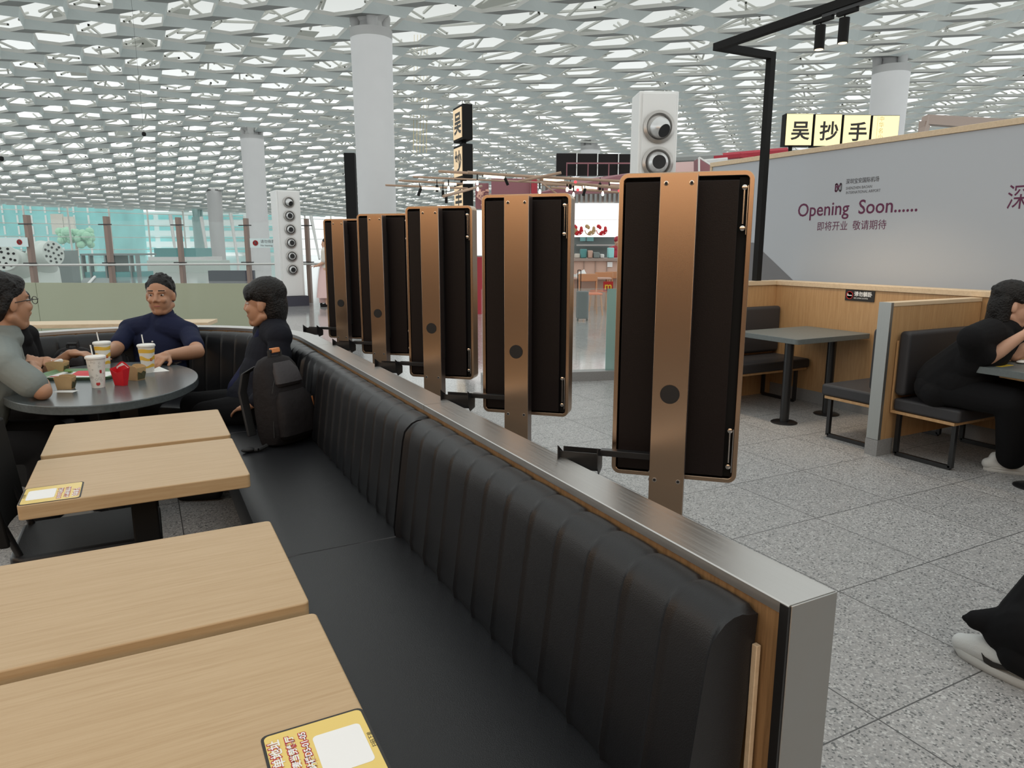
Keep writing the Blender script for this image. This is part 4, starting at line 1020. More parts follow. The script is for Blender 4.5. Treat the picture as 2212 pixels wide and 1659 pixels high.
# ================================================================ bags
def backpack(loc, rot, tiltx, label, W_=.29, D_=.17, H_=.43, orange=True, sc=1.0):
    t = thing('backpack', label, 'backpack', loc, 'black backpacks'); mx = fr(rot, loc) @ Matrix.Rotation(tiltx, 4, 'X') @ Matrix.Scale(sc, 4)
    def sec(z, w_, d_, y_):
        return [mx @ V((w_/2*math.copysign(abs(math.cos(a))**.55, math.cos(a)), y_+d_/2*math.copysign(abs(math.sin(a))**.7, math.sin(a)), z)) for a in [2*PI*k/28 for k in range(28)]]
    S_ = [sec(z, w_, d_, y_) for z, w_, d_, y_ in ((0, W_*.80, D_*.75, 0), (.012, W_*.93, D_*.92, 0), (.06, W_*1.0, D_*1.05, -.005), (.16, W_*1.02, D_*1.05, -.005), (.24, W_*.99, D_*.98, 0), (.32, W_*.92, D_*.85, .005), (.38, W_*.80, D_*.70, .01), (.415, W_*.62, D_*.5, .012), (.43, W_*.35, D_*.25, .015))]
    b = obj('main_compartment', G().sweep(S_), 'nylon', t, smooth=True)
    S_ = [sec(z, w_, d_, y_) for z, w_, d_, y_ in ((.03, W_*.72, .04, -D_*.5), (.05, W_*.84, .075, -D_*.52), (.13, W_*.84, .085, -D_*.52), (.22, W_*.78, .07, -D_*.49), (.26, W_*.6, .03, -D_*.44))]
    obj('front_pocket', G().sweep(S_), 'nylon', t, smooth=True)
    S_ = [sec(z, w_, d_, y_) for z, w_, d_, y_ in ((.285, W_*.55, .03, -D_*.40), (.30, W_*.62, .06, -D_*.38), (.36, W_*.56, .06, -D_*.30), (.40, W_*.40, .03, -D_*.2))]
    obj('upper_panel', G().sweep(S_), 'nylon2', t, smooth=True)
    pts = [mx @ V((W_*.40*math.cos(a)*1.05, -D_*.47+.02*(a > 0), .20+.17*math.sin(a))) for a in [PI*k/16 for k in range(17)]]
    obj('zip', G().path([mx @ V((W_*.49, -D_*.36, .05))]+pts+[mx @ V((-W_*.49, -D_*.36, .05))], .003, seg=6), 'strap', b)
    g = G(); g.path([mx @ V((x, y, z)) for x, y, z in ((-.035, .0, .415), (-.035, .0, .455), (.035, .0, .455), (.035, .0, .415))], .009, seg=8); obj('grab_handle', g, 'strap', t, smooth=True)
    if orange:
        obj('orange_tab', G(mx).rbox((-.022, -.012, .445), (.028, .012, .468), .004), 'orange', t, bevel=.003)
        obj('orange_pull', G(mx).box((W_*.34, -D_*.60, .15), (W_*.42, -D_*.585, .21)), 'orange', t)
    for sx in (-1, 1):
        pts = [mx @ V(p) for p in ((sx*.06, D_*.35, .39), (sx*.10, D_*.62, .36), (sx*.12, D_*.72, .27), (sx*.125, D_*.62, .16), (sx*.14, D_*.45, .06))]
        g = G(); ww = mx.to_3x3() @ V((.024, 0, 0)); hh = mx.to_3x3() @ V((0, .007, 0))
        g.sweep([[q+ww+hh, q-ww+hh, q-ww-hh, q+ww-hh] for q in pts]); obj('shoulder_strap', g, 'strap', t, bevel=.004, smooth=True)
    return t
backpack((.585, 3.60, .453), .62, -.10, 'large black backpack with orange tabs on the banquette beside the jacketed man', W_=.27, D_=.17, sc=1.02)
s = obj('loose_strap', G().path([(.475, 3.50, .47), (.43, 3.47, .462), (.39, 3.49, .46)], .011, seg=8).ell((.385, 3.48, .466), (.032, .02, .013)), 'strap', smooth=True); tag(s, 'loose black strap end lying on the seat by the big backpack', 'strap')
pb_ = px(140, 790, 5.0); backpack((-.42, 5.12, .455), -.35, -.05, 'black backpack lying on the curved banquette left of the man in the navy polo', W_=.33, D_=.16, orange=False, sc=.82)
backpack((-.20, 5.19, .455), .1, -.15, 'smaller dark bag wedged between the seated man and the other backpack', W_=.24, D_=.12, orange=False, sc=.74)
# ================================================================ people
def basis(f, up=(0, 0, 1)):
    f = V(f).normalized(); s = V(up).cross(f).normalized(); u = f.cross(s).normalized(); return f, s, u     # s = the person's left
def head_prims(g, c, f, up=(0, 0, 1), k=1.0):
    f, s, u = basis(f, up); R = Matrix((f, s, u)).transposed()
    P = lambda x, y, z: V(c)+(f*x+s*y+u*z)*k
    g.ell(P(-.012, 0, .035), (.096*k, .077*k, .095*k), R, 28, 18)
    g.ell(P(.022, 0, -.028), (.070*k, .063*k, .082*k), R, 24, 16)
    g.cap(P(.062, 0, -.090), .024*k, P(.060, 0, -.080), .026*k)
    for q in (-1, 1):
        g.cap(P(-.01, q*.055, -.055), .022*k, P(.045, q*.022, -.092), .020*k)
        g.ell(P(.070, q*.034, -.020), (.020*k, .022*k, .020*k), R, 14, 10)
        g.ell(P(-.004, q*.078, -.004), (.018*k, .009*k, .030*k), R, 14, 10); g.cap(P(.004, q*.070, -.02), .008*k, P(.0, q*.074, .012), .010*k)
        g.cap(P(.082, q*.016, .030), .009*k, P(.070, q*.045, .032), .008*k)
        g.ell(P(.092, q*.012, -.025), (.010*k, .009*k, .008*k), R, 10, 8)
    g.cap(P(.086, 0, .020), .009*k, P(.099, 0, -.018), .0115*k)
    g.cap(P(.080, -.014, -.050), .0065*k, P(.086, 0, -.048), .0075*k); g.cap(P(.086, 0, -.048), .0075*k, P(.080, .014, -.050), .0065*k)
    g.cap(P(.079, -.012, -.061), .0065*k, P(.084, 0, -.062), .0075*k); g.cap(P(.084, 0, -.062), .0075*k, P(.079, .012, -.061), .0065*k)
    return P, R
def face_parts(t, P, R, k, eyes=True):
    for q in (-1, 1):
        e = obj('eye', G().ell(P(.074, q*.031, .012), (.0105*k, .0115*k, .0052*k), R, 14, 10), 'eye', t, smooth=True)
        obj('iris', G().ell(P(.0820, q*.031, .012), (.0035*k, .0056*k, .0050*k), R, 10, 8), 'iris', e)
        obj('eyebrow', G().cap(P(.086, q*.018, .038), .004*k, P(.075, q*.047, .038), .003*k, 8), 'hair', t)
    obj('lips', G().cap(P(.0860, -.014, -.055), .0036*k, P(.0905, 0, -.055), .0042*k, 8).cap(P(.0905, 0, -.055), .0042*k, P(.0860, .014, -.055), .0040*k, 8), 'lip', t, smooth=True)
def hair_short(P, R, k, fringe=0, back=-.03, top=.105, wide=.085, seed=1):
    g = G(); rs = random.Random(seed)
    g.ell(P(-.022 if not fringe else -.018, 0, .055 if not fringe else .068), (.098*k, (wide-.003)*k, (.085 if not fringe else .080)*k), R, 28, 18)
    g.ell(P(-.056, 0, .01+back*.3), (.062*k, .076*k, (.06-back)*k), R, 22, 14)
    if fringe:
        g.ell(P(.045, 0, .068), (.055*k, .072*k, .050*k), R, 20, 14)
        g.ell(P(.062, 0, .050), (.034*k, .066*k, .036*k), R, 20, 14)
    for j in range(30):
        a = rs.uniform(0, 2*PI); e = rs.uniform(.1, 1.4)
        d = V((math.cos(a)*math.cos(e)*.094-.022, math.sin(a)*math.cos(e)*wide*.96, math.sin(e)*(.076 if fringe else .083)+(.068 if fringe else .055)))
        g.ell(P(*d), (rs.uniform(.008, .012)*k,)*3, R, 8, 6)
    return g
def hand(g, w_, d, n, curl=.5, s=1.0, side=1, spread=.02):
    # w_: wrist, d: pointing direction, n: palm normal (the way fingers curl), side: +1 thumb along n x d
    d = V(d).normalized(); n = (V(n)-d*V(n).dot(d)).normalized(); x = n.cross(d).normalized()*side; w_ = V(w_)
    pc = w_+d*.045*s
    g.cap(w_, .024*s, w_+d*.03*s, .028*s)
    for o in (-.026, -.009, .009, .026): g.cap(w_+d*.02*s+x*o*.8*s, .014*s, w_+d*.085*s+x*o*s*1.05, .0125*s)
    Ls = (.030, .040, .044, .038); off = (-.030, -.0105, .0105, .030)
    for L, o in zip(Ls, off):
        p = w_+d*.088*s+x*o*s*1.05; a = curl; q = p
        for i in range(3):
            dd = d*math.cos(a)+n*math.sin(a); r_ = q+dd*L*s*(1, .72, .55)[i]; g.cap(q, (.0088-.0009*i)*s, r_, (.0082-.0010*i)*s, 10); q = r_; a += curl*.95
    b = w_+d*.028*s+x*.026*s; m_ = b+(x*.7+d*.65+n*.35).normalized()*.036*s; e = m_+(d*.9+n*.45+x*.15).normalized()*.030*s
    g.cap(b, .014*s, m_, .0105*s, 10); g.cap(m_, .0105*s, e, .0085*s, 10)
def arm(g, sh, el, wr, ru=.046, re=.037, rw=.026):
    g.cap(sh, ru, V(sh).lerp(V(el), .5), ru*.93); g.cap(V(sh).lerp(V(el), .5), ru*.93, el, re)
    g.cap(el, re, V(el).lerp(V(wr), .35), re*1.02); g.cap(V(el).lerp(V(wr), .35), re*1.02, wr, rw)
def torso(g, pel, chest, neck, shl, shr, e=0, belly=.0, k=1.0):
    # pelvis, chest and shoulders as flattened bulks
    ax = (V(shl)-V(shr)).normalized(); upd = (V(neck)-V(pel)).normalized(); fwd = ax.cross(upd).normalized()
    R = Matrix((ax, fwd, upd)).transposed()
    g.ell(V(pel), ((.165*k+e), (.115*k+e), (.12*k+e)), R, 24, 14)
    g.ell(V(pel).lerp(V(chest), .5)+fwd*belly*.6, ((.150*k+e), (.115*k+e+belly), (.17*k+e)), R, 24, 14)
    g.ell(V(chest), ((.165*k+e), (.112*k+e), (.165*k+e)), R, 24, 14)
    g.cap(shl, .055*k+e, V(shl).lerp(V(shr), .35)+upd*.02, .072*k+e); g.cap(shr, .055*k+e, V(shr).lerp(V(shl), .35)+upd*.02, .072*k+e)
    g.cap(V(chest)+upd*.10, .085*k+e, V(neck)-upd*.02, .058*k+e*.4)
    return fwd
def legs(g, hips, knees, ankles, r=(.085, .060, .042), e=0):
    for h, kn, a in zip(hips, knees, ankles):
        g.cap(h, r[0]+e, kn, r[1]+e); g.cap(kn, r[1]+e, V(kn).lerp(V(a), .35), r[1]*.95+e); g.cap(V(kn).lerp(V(a), .35), r[1]*.95+e, a, r[2]+e)
def shoe(name, an, d, mat, par, s=1.0):
    d = V((d[0], d[1], 0)).normalized(); a = V((an[0], an[1], 0)); g = G()
    g.cap(a-d*.045*s+V((0, 0, .045)), .034*s, a+d*.06*s+V((0, 0, .042)), .040*s); g.cap(a+d*.06*s+V((0, 0, .042)), .040*s, a+d*.15*s+V((0, 0, .030)), .030*s)
    g.cap(a-d*.02+V((0, 0, .05)), .036, a-d*.01+V((0, 0, .09)), .036)
    return blob(name, g, mat, par, .007, 2)
# ---- the man in the navy polo
def man_navy():
    c = px(347, 640, 4.72); f = (RTH*.16-FWH).normalized()
    t = thing('person', 'man in a navy polo sitting behind the oval table facing the viewer', 'person', (c.x, c.y, .45))
    lf = RTH; k = 1.08
    neck = c-V((0, 0, .105))+FWH*.02; shr = px(283, 730, 4.80); shl = px(408, 734, 4.72); shr.z = .875; shl.z = .862     # shr: at the picture's left
    chest = (shl+shr)/2+V((0, 0, -.13))-FWH*.0; pel = chest+V((0, 0, -.28))+FWH*.02
    er = px(250, 772, 4.55); wr_ = px(222, 782, 4.18); el = px(428, 778, 4.45); wl = px(362, 781, 4.22)
    wr_.z = max(wr_.z, .80); wl.z = max(wl.z, .785); er.z = max(er.z, .77); el.z = max(el.z, .775)
    g = G(); P, R = head_prims(g, c, f, (0, 0, 1), k)
    g.cap(c-V((0, 0, .07)), .058, neck-V((0, 0, .03)), .062)
    torso(g, pel, chest, neck, shl, shr, 0, .03, 1.05)
    arm(g, shr, er, wr_, .052, .044, .031); arm(g, shl, el, wl, .052, .044, .031)
    hand(g, wr_, px(208, 772, 4.05)-wr_, RTH, .55, 1.05, 1); hand(g, wl, (px(338, 776, 4.1)-wl), -RTH*.3-V((0, 0, 1)), .55, 1.05, -1)
    hp_ = [pel+RTH*.1-V((0, 0, .03)), pel-RTH*.1-V((0, 0, .03))]; kn = [h-FWH*.42-V((0, 0, .0)) for h in hp_]; an = [V((q.x, q.y, .08))+FWH*.02 for q in kn]
    legs(g, hp_, kn, an)
    b = blob('body', g, 'skin2', t, .0055, 3); face_parts(t, P, R, k)
    gh = hair_short(P, R, k, 0, -.01)
    for q in (-1, 1): gh.cap(P(-.012, q*.071, .05), .017, P(-.006, q*.0745, .022), .009); gh.cap(P(.03, q*.058, .075), .018, P(.02, q*.066, .055), .014)
    blob('hair', gh, 'hair', t, .0055, 1)
    g = G(); torso(g, pel, chest, neck, shl, shr, .014, .035, 1.05)
    for s_, e_ in ((shr, er), (shl, el)): g.cap(s_, .062, s_.lerp(e_, .72), .060); g.cap(s_.lerp(neck, .2)-V((0, 0, .01)), .060, neck-V((0, 0, .05)), .070)
    g.cap(neck-V((0, 0, .045)), .080, neck-V((0, 0, .02)), .068)
    blob('polo_shirt', g, 'navy', t, .007, 2)
    # open collar
    fw_, s_, u_ = basis(f)
    for q in (-1, 1):
        a = neck-V((0, 0, .035)); pts = [a+fw_*.06+s_*q*.012-u_*.03, a+fw_*.085+s_*q*.045-u_*.05, a+fw_*.03+s_*q*.085-u_*.005, a-fw_*.03+s_*q*.07+u_*.02, a+fw_*.03+s_*q*.055+u_*.022]
        o = obj('collar', G().add(pts, [tuple(range(5))]), 'navy', t, fixn=False); m_ = o.modifiers.new('thick', 'SOLIDIFY'); m_.thickness = .006
    obj('button', G().ell(chest+fw_*.148+u_*.075, (.006,)*3, seg=10, rings=8), 'white', t)
    g = G(); legs(g, hp_, kn, [V((a.x, a.y, .10)) for a in an], (.092, .072, .060)); blob('trousers', g, 'trousers', t, .009, 2)
    for a in an: shoe('shoe', a, -FWH, 'black_matte', t)
man_navy()
# ---- the man in the dark jacket, in profile
def man_jacket():
    c = px(571, 659, 4.02); f = (-RTH-FWH*.04).normalized(); k = 1.08
    t = thing('person', 'young man with thick black hair and dark jacket, in profile beside the backpack', 'person', (c.x, c.y, .45))
    neck = c+RTH*.035-V((0, 0, .10)); shn = px(604, 728, 3.90); shf = px(572, 718, 4.24)
    chest = (shn+shf)/2+V((0, 0, -.14))-RTH*.03; pel = px(560, 880, 4.05); pel.z = .56; pel = pel+RTH*.02
    eln = px(598, 820, 3.86); wrn = px(547, 872, 3.80); elf = px(545, 830, 4.25); wrf = px(500, 868, 4.2)
    g = G(); P, R = head_prims(g, c, f, (0, 0, 1), k)
    g.cap(c-V((0, 0, .06))+RTH*.02, .052, neck-V((0, 0, .04))+RTH*.01, .056)
    torso(g, pel, chest, neck, shn, shf, 0, 0, .98)
    arm(g, shn, eln, wrn, .044, .036, .026); arm(g, shf, elf, wrf, .044, .036, .026)
    hand(g, wrn, -RTH*.9-V((0, 0, .30))+FWH*.35, V((0, 0, -1))+FWH*.2, .22, 1.0, 1); hand(g, wrf, -RTH-V((0, 0, .3)), V((0, 0, -1)), .5, 1.0, 1)
    hp_ = [pel-V((0, 0, .03))-FWH*.09, pel-V((0, 0, .03))+FWH*.09]; kn = [px(445, 905, 3.95), px(420, 885, 4.2)]
    for q in kn: q.z = .50
    an = [V((q.x-.02, q.y, .08)) for q in kn]; legs(g, hp_, kn, an)
    blob('body', g, 'skin2', t, .0055, 3); face_parts(t, P, R, k)
    gh = hair_short(P, R, k*1.05, 1, -.05, wide=.092, seed=4)
    for q in (-1, 1): gh.cap(P(.0, q*.074, .06), .022, P(-.004, q*.078, .036), .014); gh.cap(P(-.055, q*.062, .05), .03, P(-.068, q*.055, -.03), .026); gh.cap(P(.04, q*.068, .066), .018, P(.045, q*.072, .048), .010)
    gh.cap(P(-.07, 0, 0), .055, P(-.075, 0, -.06), .042)
    blob('hair', gh, 'hair', t, .006, 2)
    g = G(); torso(g, pel, chest, neck, shn, shf, .016, .01, 1.0)
    for s_, e_, w__ in ((shn, eln, wrn), (shf, elf, wrf)): g.cap(s_, .062, e_, .056); g.cap(e_, .056, e_.lerp(w__, .88), .042)
    g.cap(neck+RTH*.02-V((0, 0, .055)), .082, neck+RTH*.02-V((0, 0, .01)), .066)
    g.cap(chest-V((0, 0, .1))-RTH*.02, .13, pel-RTH*.05+V((0, 0, .02)), .145)
    blob('jacket', g, 'suit', t, .007, 2)
    # lapels and dark shirt front
    g = G(); 
    for q in (-1, 1):
        a = neck-V((0, 0, .05)); s_ = FWH*q
        g.add([a+s_*.06+RTH*.01, a-RTH*.075+s_*.05-V((0, 0, .05)), a-RTH*.145+s_*.045-V((0, 0, .20)), a-RTH*.10+s_*.085-V((0, 0, .11)), a-RTH*.03+s_*.088-V((0, 0, .03))], [(0, 1, 2, 3, 4)])
    o = obj('lapel', g, 'suit', t, fixn=False); m_ = o.modifiers.new('thick', 'SOLIDIFY'); m_.thickness = .008
    g = G(); g.cap(neck-V((0, 0, .07))-RTH*.035, .060, chest-RTH*.085-V((0, 0, .06)), .075); g.cap(chest-RTH*.085-V((0, 0, .06)), .075, pel-RTH*.09+V((0, 0, .06)), .10); blob('shirt', g, 'shirt_blue', t, .008, 2)
    g = G(); legs(g, hp_, kn, [V((a.x, a.y, .10)) for a in an], (.10, .078, .062)); g.ell(pel-V((0, 0, .02)), (.14, .16, .085), seg=20, rings=12); blob('trousers', g, 'trousers', t, .009, 2)
    for a in an: shoe('shoe', a, -RTH, 'black_matte', t)
man_jacket()
# ---- the man in the grey T-shirt, seen from behind his right shoulder
def man_grey():
    c = px(10, 656, 3.38); f = (RTH*.50+FWH*.86).normalized(); k = 1.12
    t = thing('person', 'man with glasses in a grey T-shirt at the left, elbow on the oval table', 'person', (c.x, c.y, .45))
    neck = c-f*.02-V((0, 0, .11)); shn = px(8, 778, 3.18); shf = px(-30, 752, 3.62)
    shn.z = .90; shf.z = .93
    chest = (shn+shf)/2-V((0, 0, .13))-f*.03; pel = V((-.86, 3.98, .55))
    eln = px(92, 852, 3.22); eln.z = .775; wrn = px(78, 808, 3.50); elf = px(60, 860, 3.75); elf.z = .77; wrf = px(70, 800, 3.65)
    g = G(); P, R = head_prims(g, c, f, (0, 0, 1), k)
    g.cap(c-V((0, 0, .06))-f*.015, .058, neck-V((0, 0, .04))-f*.02, .062)
    torso(g, pel, chest, neck, shf, shn, 0, .01, 1.05); arm(g, shn, eln, wrn, .050, .041, .028); arm(g, shf, elf, wrf, .050, .041, .028)
    hand(g, wrn, V((0, 0, .3))-RTH*.5+FWH*.8, -RTH+V((0, 0, -.4)), .75, 1.0, 1); hand(g, wrf, FWH*.6-RTH*.2+V((0, 0, .5)), RTH*-.4-V((0, 0, .8)), .75, 1.0, -1)
    hp_ = [pel-V((0, .1, .03)), pel+V((0, .1, -.03))]; kn = [V((-.47, 3.86, .50)), V((-.46, 4.12, .50))]; an = [V((-.52, 3.84, .08)), V((-.5, 4.14, .08))]
    legs(g, hp_, kn, an)
    blob('body', g, 'skin2', t, .0055, 3); face_parts(t, P, R, k)
    gh = hair_short(P, R, k*1.02, 0, -.03, seed=9)
    for q in (-1, 1): gh.cap(P(-.02, q*.07, .03), .026, P(-.045, q*.068, -.02), .024)
    gh.ell(P(.03, 0, .085), (.06, .07, .045), R); blob('hair', gh, 'hair', t, .006, 2)
    gl = thing  # glasses: thin frame
    g = G()
    for q in (-1, 1):
        ring = [P(.104, q*.034+.024*math.cos(a), .010+.016*math.sin(a)) for a in [2*PI*i/14 for i in range(15)]]; g.path(ring, .0018, seg=6)
        g.path([P(.106, q*.060, .016), P(.05, q*.081, .014), P(.0, q*.088, .008)], .0020, seg=6)
    g.path([P(.110, -.009, .014), P(.110, .009, .014)], .0018, seg=6)
    s = obj('eyeglasses', g, 'black_metal'); tag(s, 'thin dark glasses worn by the man in the grey T-shirt', 'glasses')
    g = G(); torso(g, pel, chest, neck, shf, shn, .014, .015, 1.06)
    for s_, e_ in ((shn, eln), (shf, elf)): g.cap(s_, .066, s_.lerp(e_, .70), .068)
    g.cap(neck-V((0, 0, .05)), .080, neck-V((0, 0, .03)), .072)
    blob('t_shirt', g, 'tshirt', t, .007, 2)
    g = G(); legs(g, hp_, kn, [V((a.x, a.y, .10)) for a in an], (.095, .074, .060)); g.ell(pel-V((0, 0, .04)), (.14, .16, .07), seg=20, rings=12); blob('trousers', g, 'trousers', t, .009, 2)
    for a in an: shoe('shoe', a, (1, .2, 0), 'shoe', t)
man_grey()
def man_hidden():
    c = px(26, 668, 4.05); f = (RTH*.80-FWH*.25).normalized(); k = 1.02
    t = thing('person', 'man in black half hidden behind the man in the grey T-shirt', 'person', (c.x, c.y, .45))
    neck = c-V((0, 0, .11)); shn = neck-FWH*.18-V((0, 0, .06))-RTH*.05; shf = neck+FWH*.16-V((0, 0, .06))-RTH*.05
    chest = (shn+shf)/2-V((0, 0, .13)); pel = chest-V((0, 0, .26))-RTH*.05
    g = G(); P, R = head_prims(g, c, f, (0, 0, 1), k); g.cap(c-V((0, 0, .06)), .052, neck-V((0, 0, .04)), .056); torso(g, pel, chest, neck, shf, shn, 0)
    eln = shn-V((0, 0, .26))+RTH*.05; wrn = eln+RTH*.22+FWH*.05; elf = shf-V((0, 0, .26))+RTH*.05; wrf = elf+RTH*.2
    wrn.z = wrf.z = .79
    arm(g, shn, eln, wrn); arm(g, shf, elf, wrf); hand(g, wrn, RTH, V((0, 0, -1)), .5); hand(g, wrf, RTH, V((0, 0, -1)), .5, 1, -1)
    blob('body', g, 'skin2', t, .006, 3); face_parts(t, P, R, k); blob('hair', hair_short(P, R, k, 1, seed=12), 'hair', t, .007, 2)
    g = G(); torso(g, pel, chest, neck, shf, shn, .014); g.cap(neck-V((0, 0, .06)), .085, neck-V((0, 0, .01)), .066)
    for s_, e_ in ((shn, eln), (shf, elf)): g.cap(s_, .064, e_, .056)
    blob('black_top', g, 'blackshirt', t, .008, 2)
    hp_ = [pel-FWH*.1, pel+FWH*.1]; kn = [h+RTH*.33 for h in hp_]; an = [V((q.x, q.y, .08)) for q in kn]; g = G(); legs(g, hp_, kn, an, (.095, .074, .06)); blob('trousers', g, 'trousers', t, .01, 2)
man_hidden()
# ---- the woman in black at the booth
def woman_black():
    c = px(2186, 662, 4.45); f = (RTH*.90-FWH*.40-V((0, 0, .12))).normalized(); k = 1.10
    t = thing('person', 'woman with a black bob and black blouse eating at the grey booth table', 'person', (c.x, c.y, .42))
    neck = c-RTH*.045-V((0, 0, .115)); shn = px(2098, 728, 4.22); shf = px(2190, 735, 4.62)
    shn.z = .885; shf.z = .88; chest = (shn+shf)/2-V((0, 0, .12))-RTH*.05; pel = V((4.62, 2.72, .52))
    eln = px(2132, 776, 4.33); eln.z = .745; wrn = px(2212, 722, 4.22); elf = px(2190, 780, 4.5); elf.z = .745; wrf = px(2250, 730, 4.4)
    g = G(); P, R = head_prims(g, c, f, (0, 0, 1), k); g.cap(c-V((0, 0, .07)), .048, neck-V((0, 0, .04)), .052)
    torso(g, pel, chest, neck, shf, shn, 0, .02, 1.0); arm(g, shn, eln, wrn, .046, .042, .026); arm(g, shf, elf, wrf, .046, .040, .026)
    hand(g, wrn, wrn-eln, RTH, .6, .92, 1); hand(g, wrf, V((0, 0, 1))-FWH*.2, -FWH, .6, .92, -1)
    hp_ = [pel-RTH*.08, pel+RTH*.1]; kn = [V((4.60, 2.30, .50)), V((4.85, 2.30, .50))]; an = [V((4.80, 2.36, .08)), V((5.0, 2.34, .08))]; legs(g, hp_, kn, an)
    blob('body', g, 'skin', t, .0055, 3); face_parts(t, P, R, k)
    gh = hair_short(P, R, k*1.04, 1, -.05, wide=.088, seed=21)
    gh.cap(P(-.045, 0, .03), .082, P(-.06, 0, -.09), .062)
    for q in (-1, 1): gh.cap(P(-.045, q*.055, .03), .045, P(-.035, q*.062, -.115), .034); gh.cap(P(-.01, q*.068, .06), .026, P(.03, q*.072, .035), .014)
    blob('hair', gh, 'hair', t, .006, 2)
    g = G(); torso(g, pel, chest, neck, shf, shn, .02, .03, 1.02)
    for s_, e_ in ((shn, eln), (shf, elf)): g.cap(s_, .060, s_.lerp(e_, .78), .068); g.cap(s_, .075, chest-V((0, 0, .03)), .12)
    g.cap(neck-V((0, 0, .06))-RTH*.02, .075, chest-RTH*.05, .13); g.cap(chest-RTH*.03, .145, pel-RTH*.01+V((0, 0, .04)), .165); g.cap(pel+V((0, 0, .0)), .15, pel+RTH*.12, .14); blob('blouse', g, 'blackshirt', t, .008, 2)
    g = G(); legs(g, hp_, kn, [V((a.x, a.y, .12)) for a in an], (.11, .09, .085)); g.ell(pel-V((0, 0, .03)), (.18, .17, .10), seg=20, rings=12); blob('trousers', g, 'trousers', t, .01, 2)
    s1 = V((4.83, 2.43, 0)); d_ = V((.55, -.83, 0))
    for a in (V((4.80, 2.44, .08)), V((5.02, 2.42, .08))):
        s_ = shoe('sneaker', a, d_, 'shoe', t, 1.05); g = G()
        dd = d_.normalized(); n_ = V((-dd.y, dd.x, 0)); aa = V((a.x, a.y, 0))
        secs = []
        for z, e_ in ((0, 0), (.010, .003), (.018, -.001), (.026, .003), (.034, -.001), (.04, .001)):
            secs.append([aa+dd*(.055+.125*math.cos(q)+(.0))+n_*(.042+e_)*math.sin(q)+V((0, 0, z)) for q in [2*PI*i/24 for i in range(24)]])
        obj('sole', G().sweep(secs), 'sole', s_, smooth=True)
woman_black()
s = obj('paper_tissue', G().ell((4.86, 2.40, .715), (.05, .03, .010), seg=12, rings=8), 'paper', smooth=True); tag(s, 'crumpled white tissue on the grey table at the right frame edge', 'tissue')
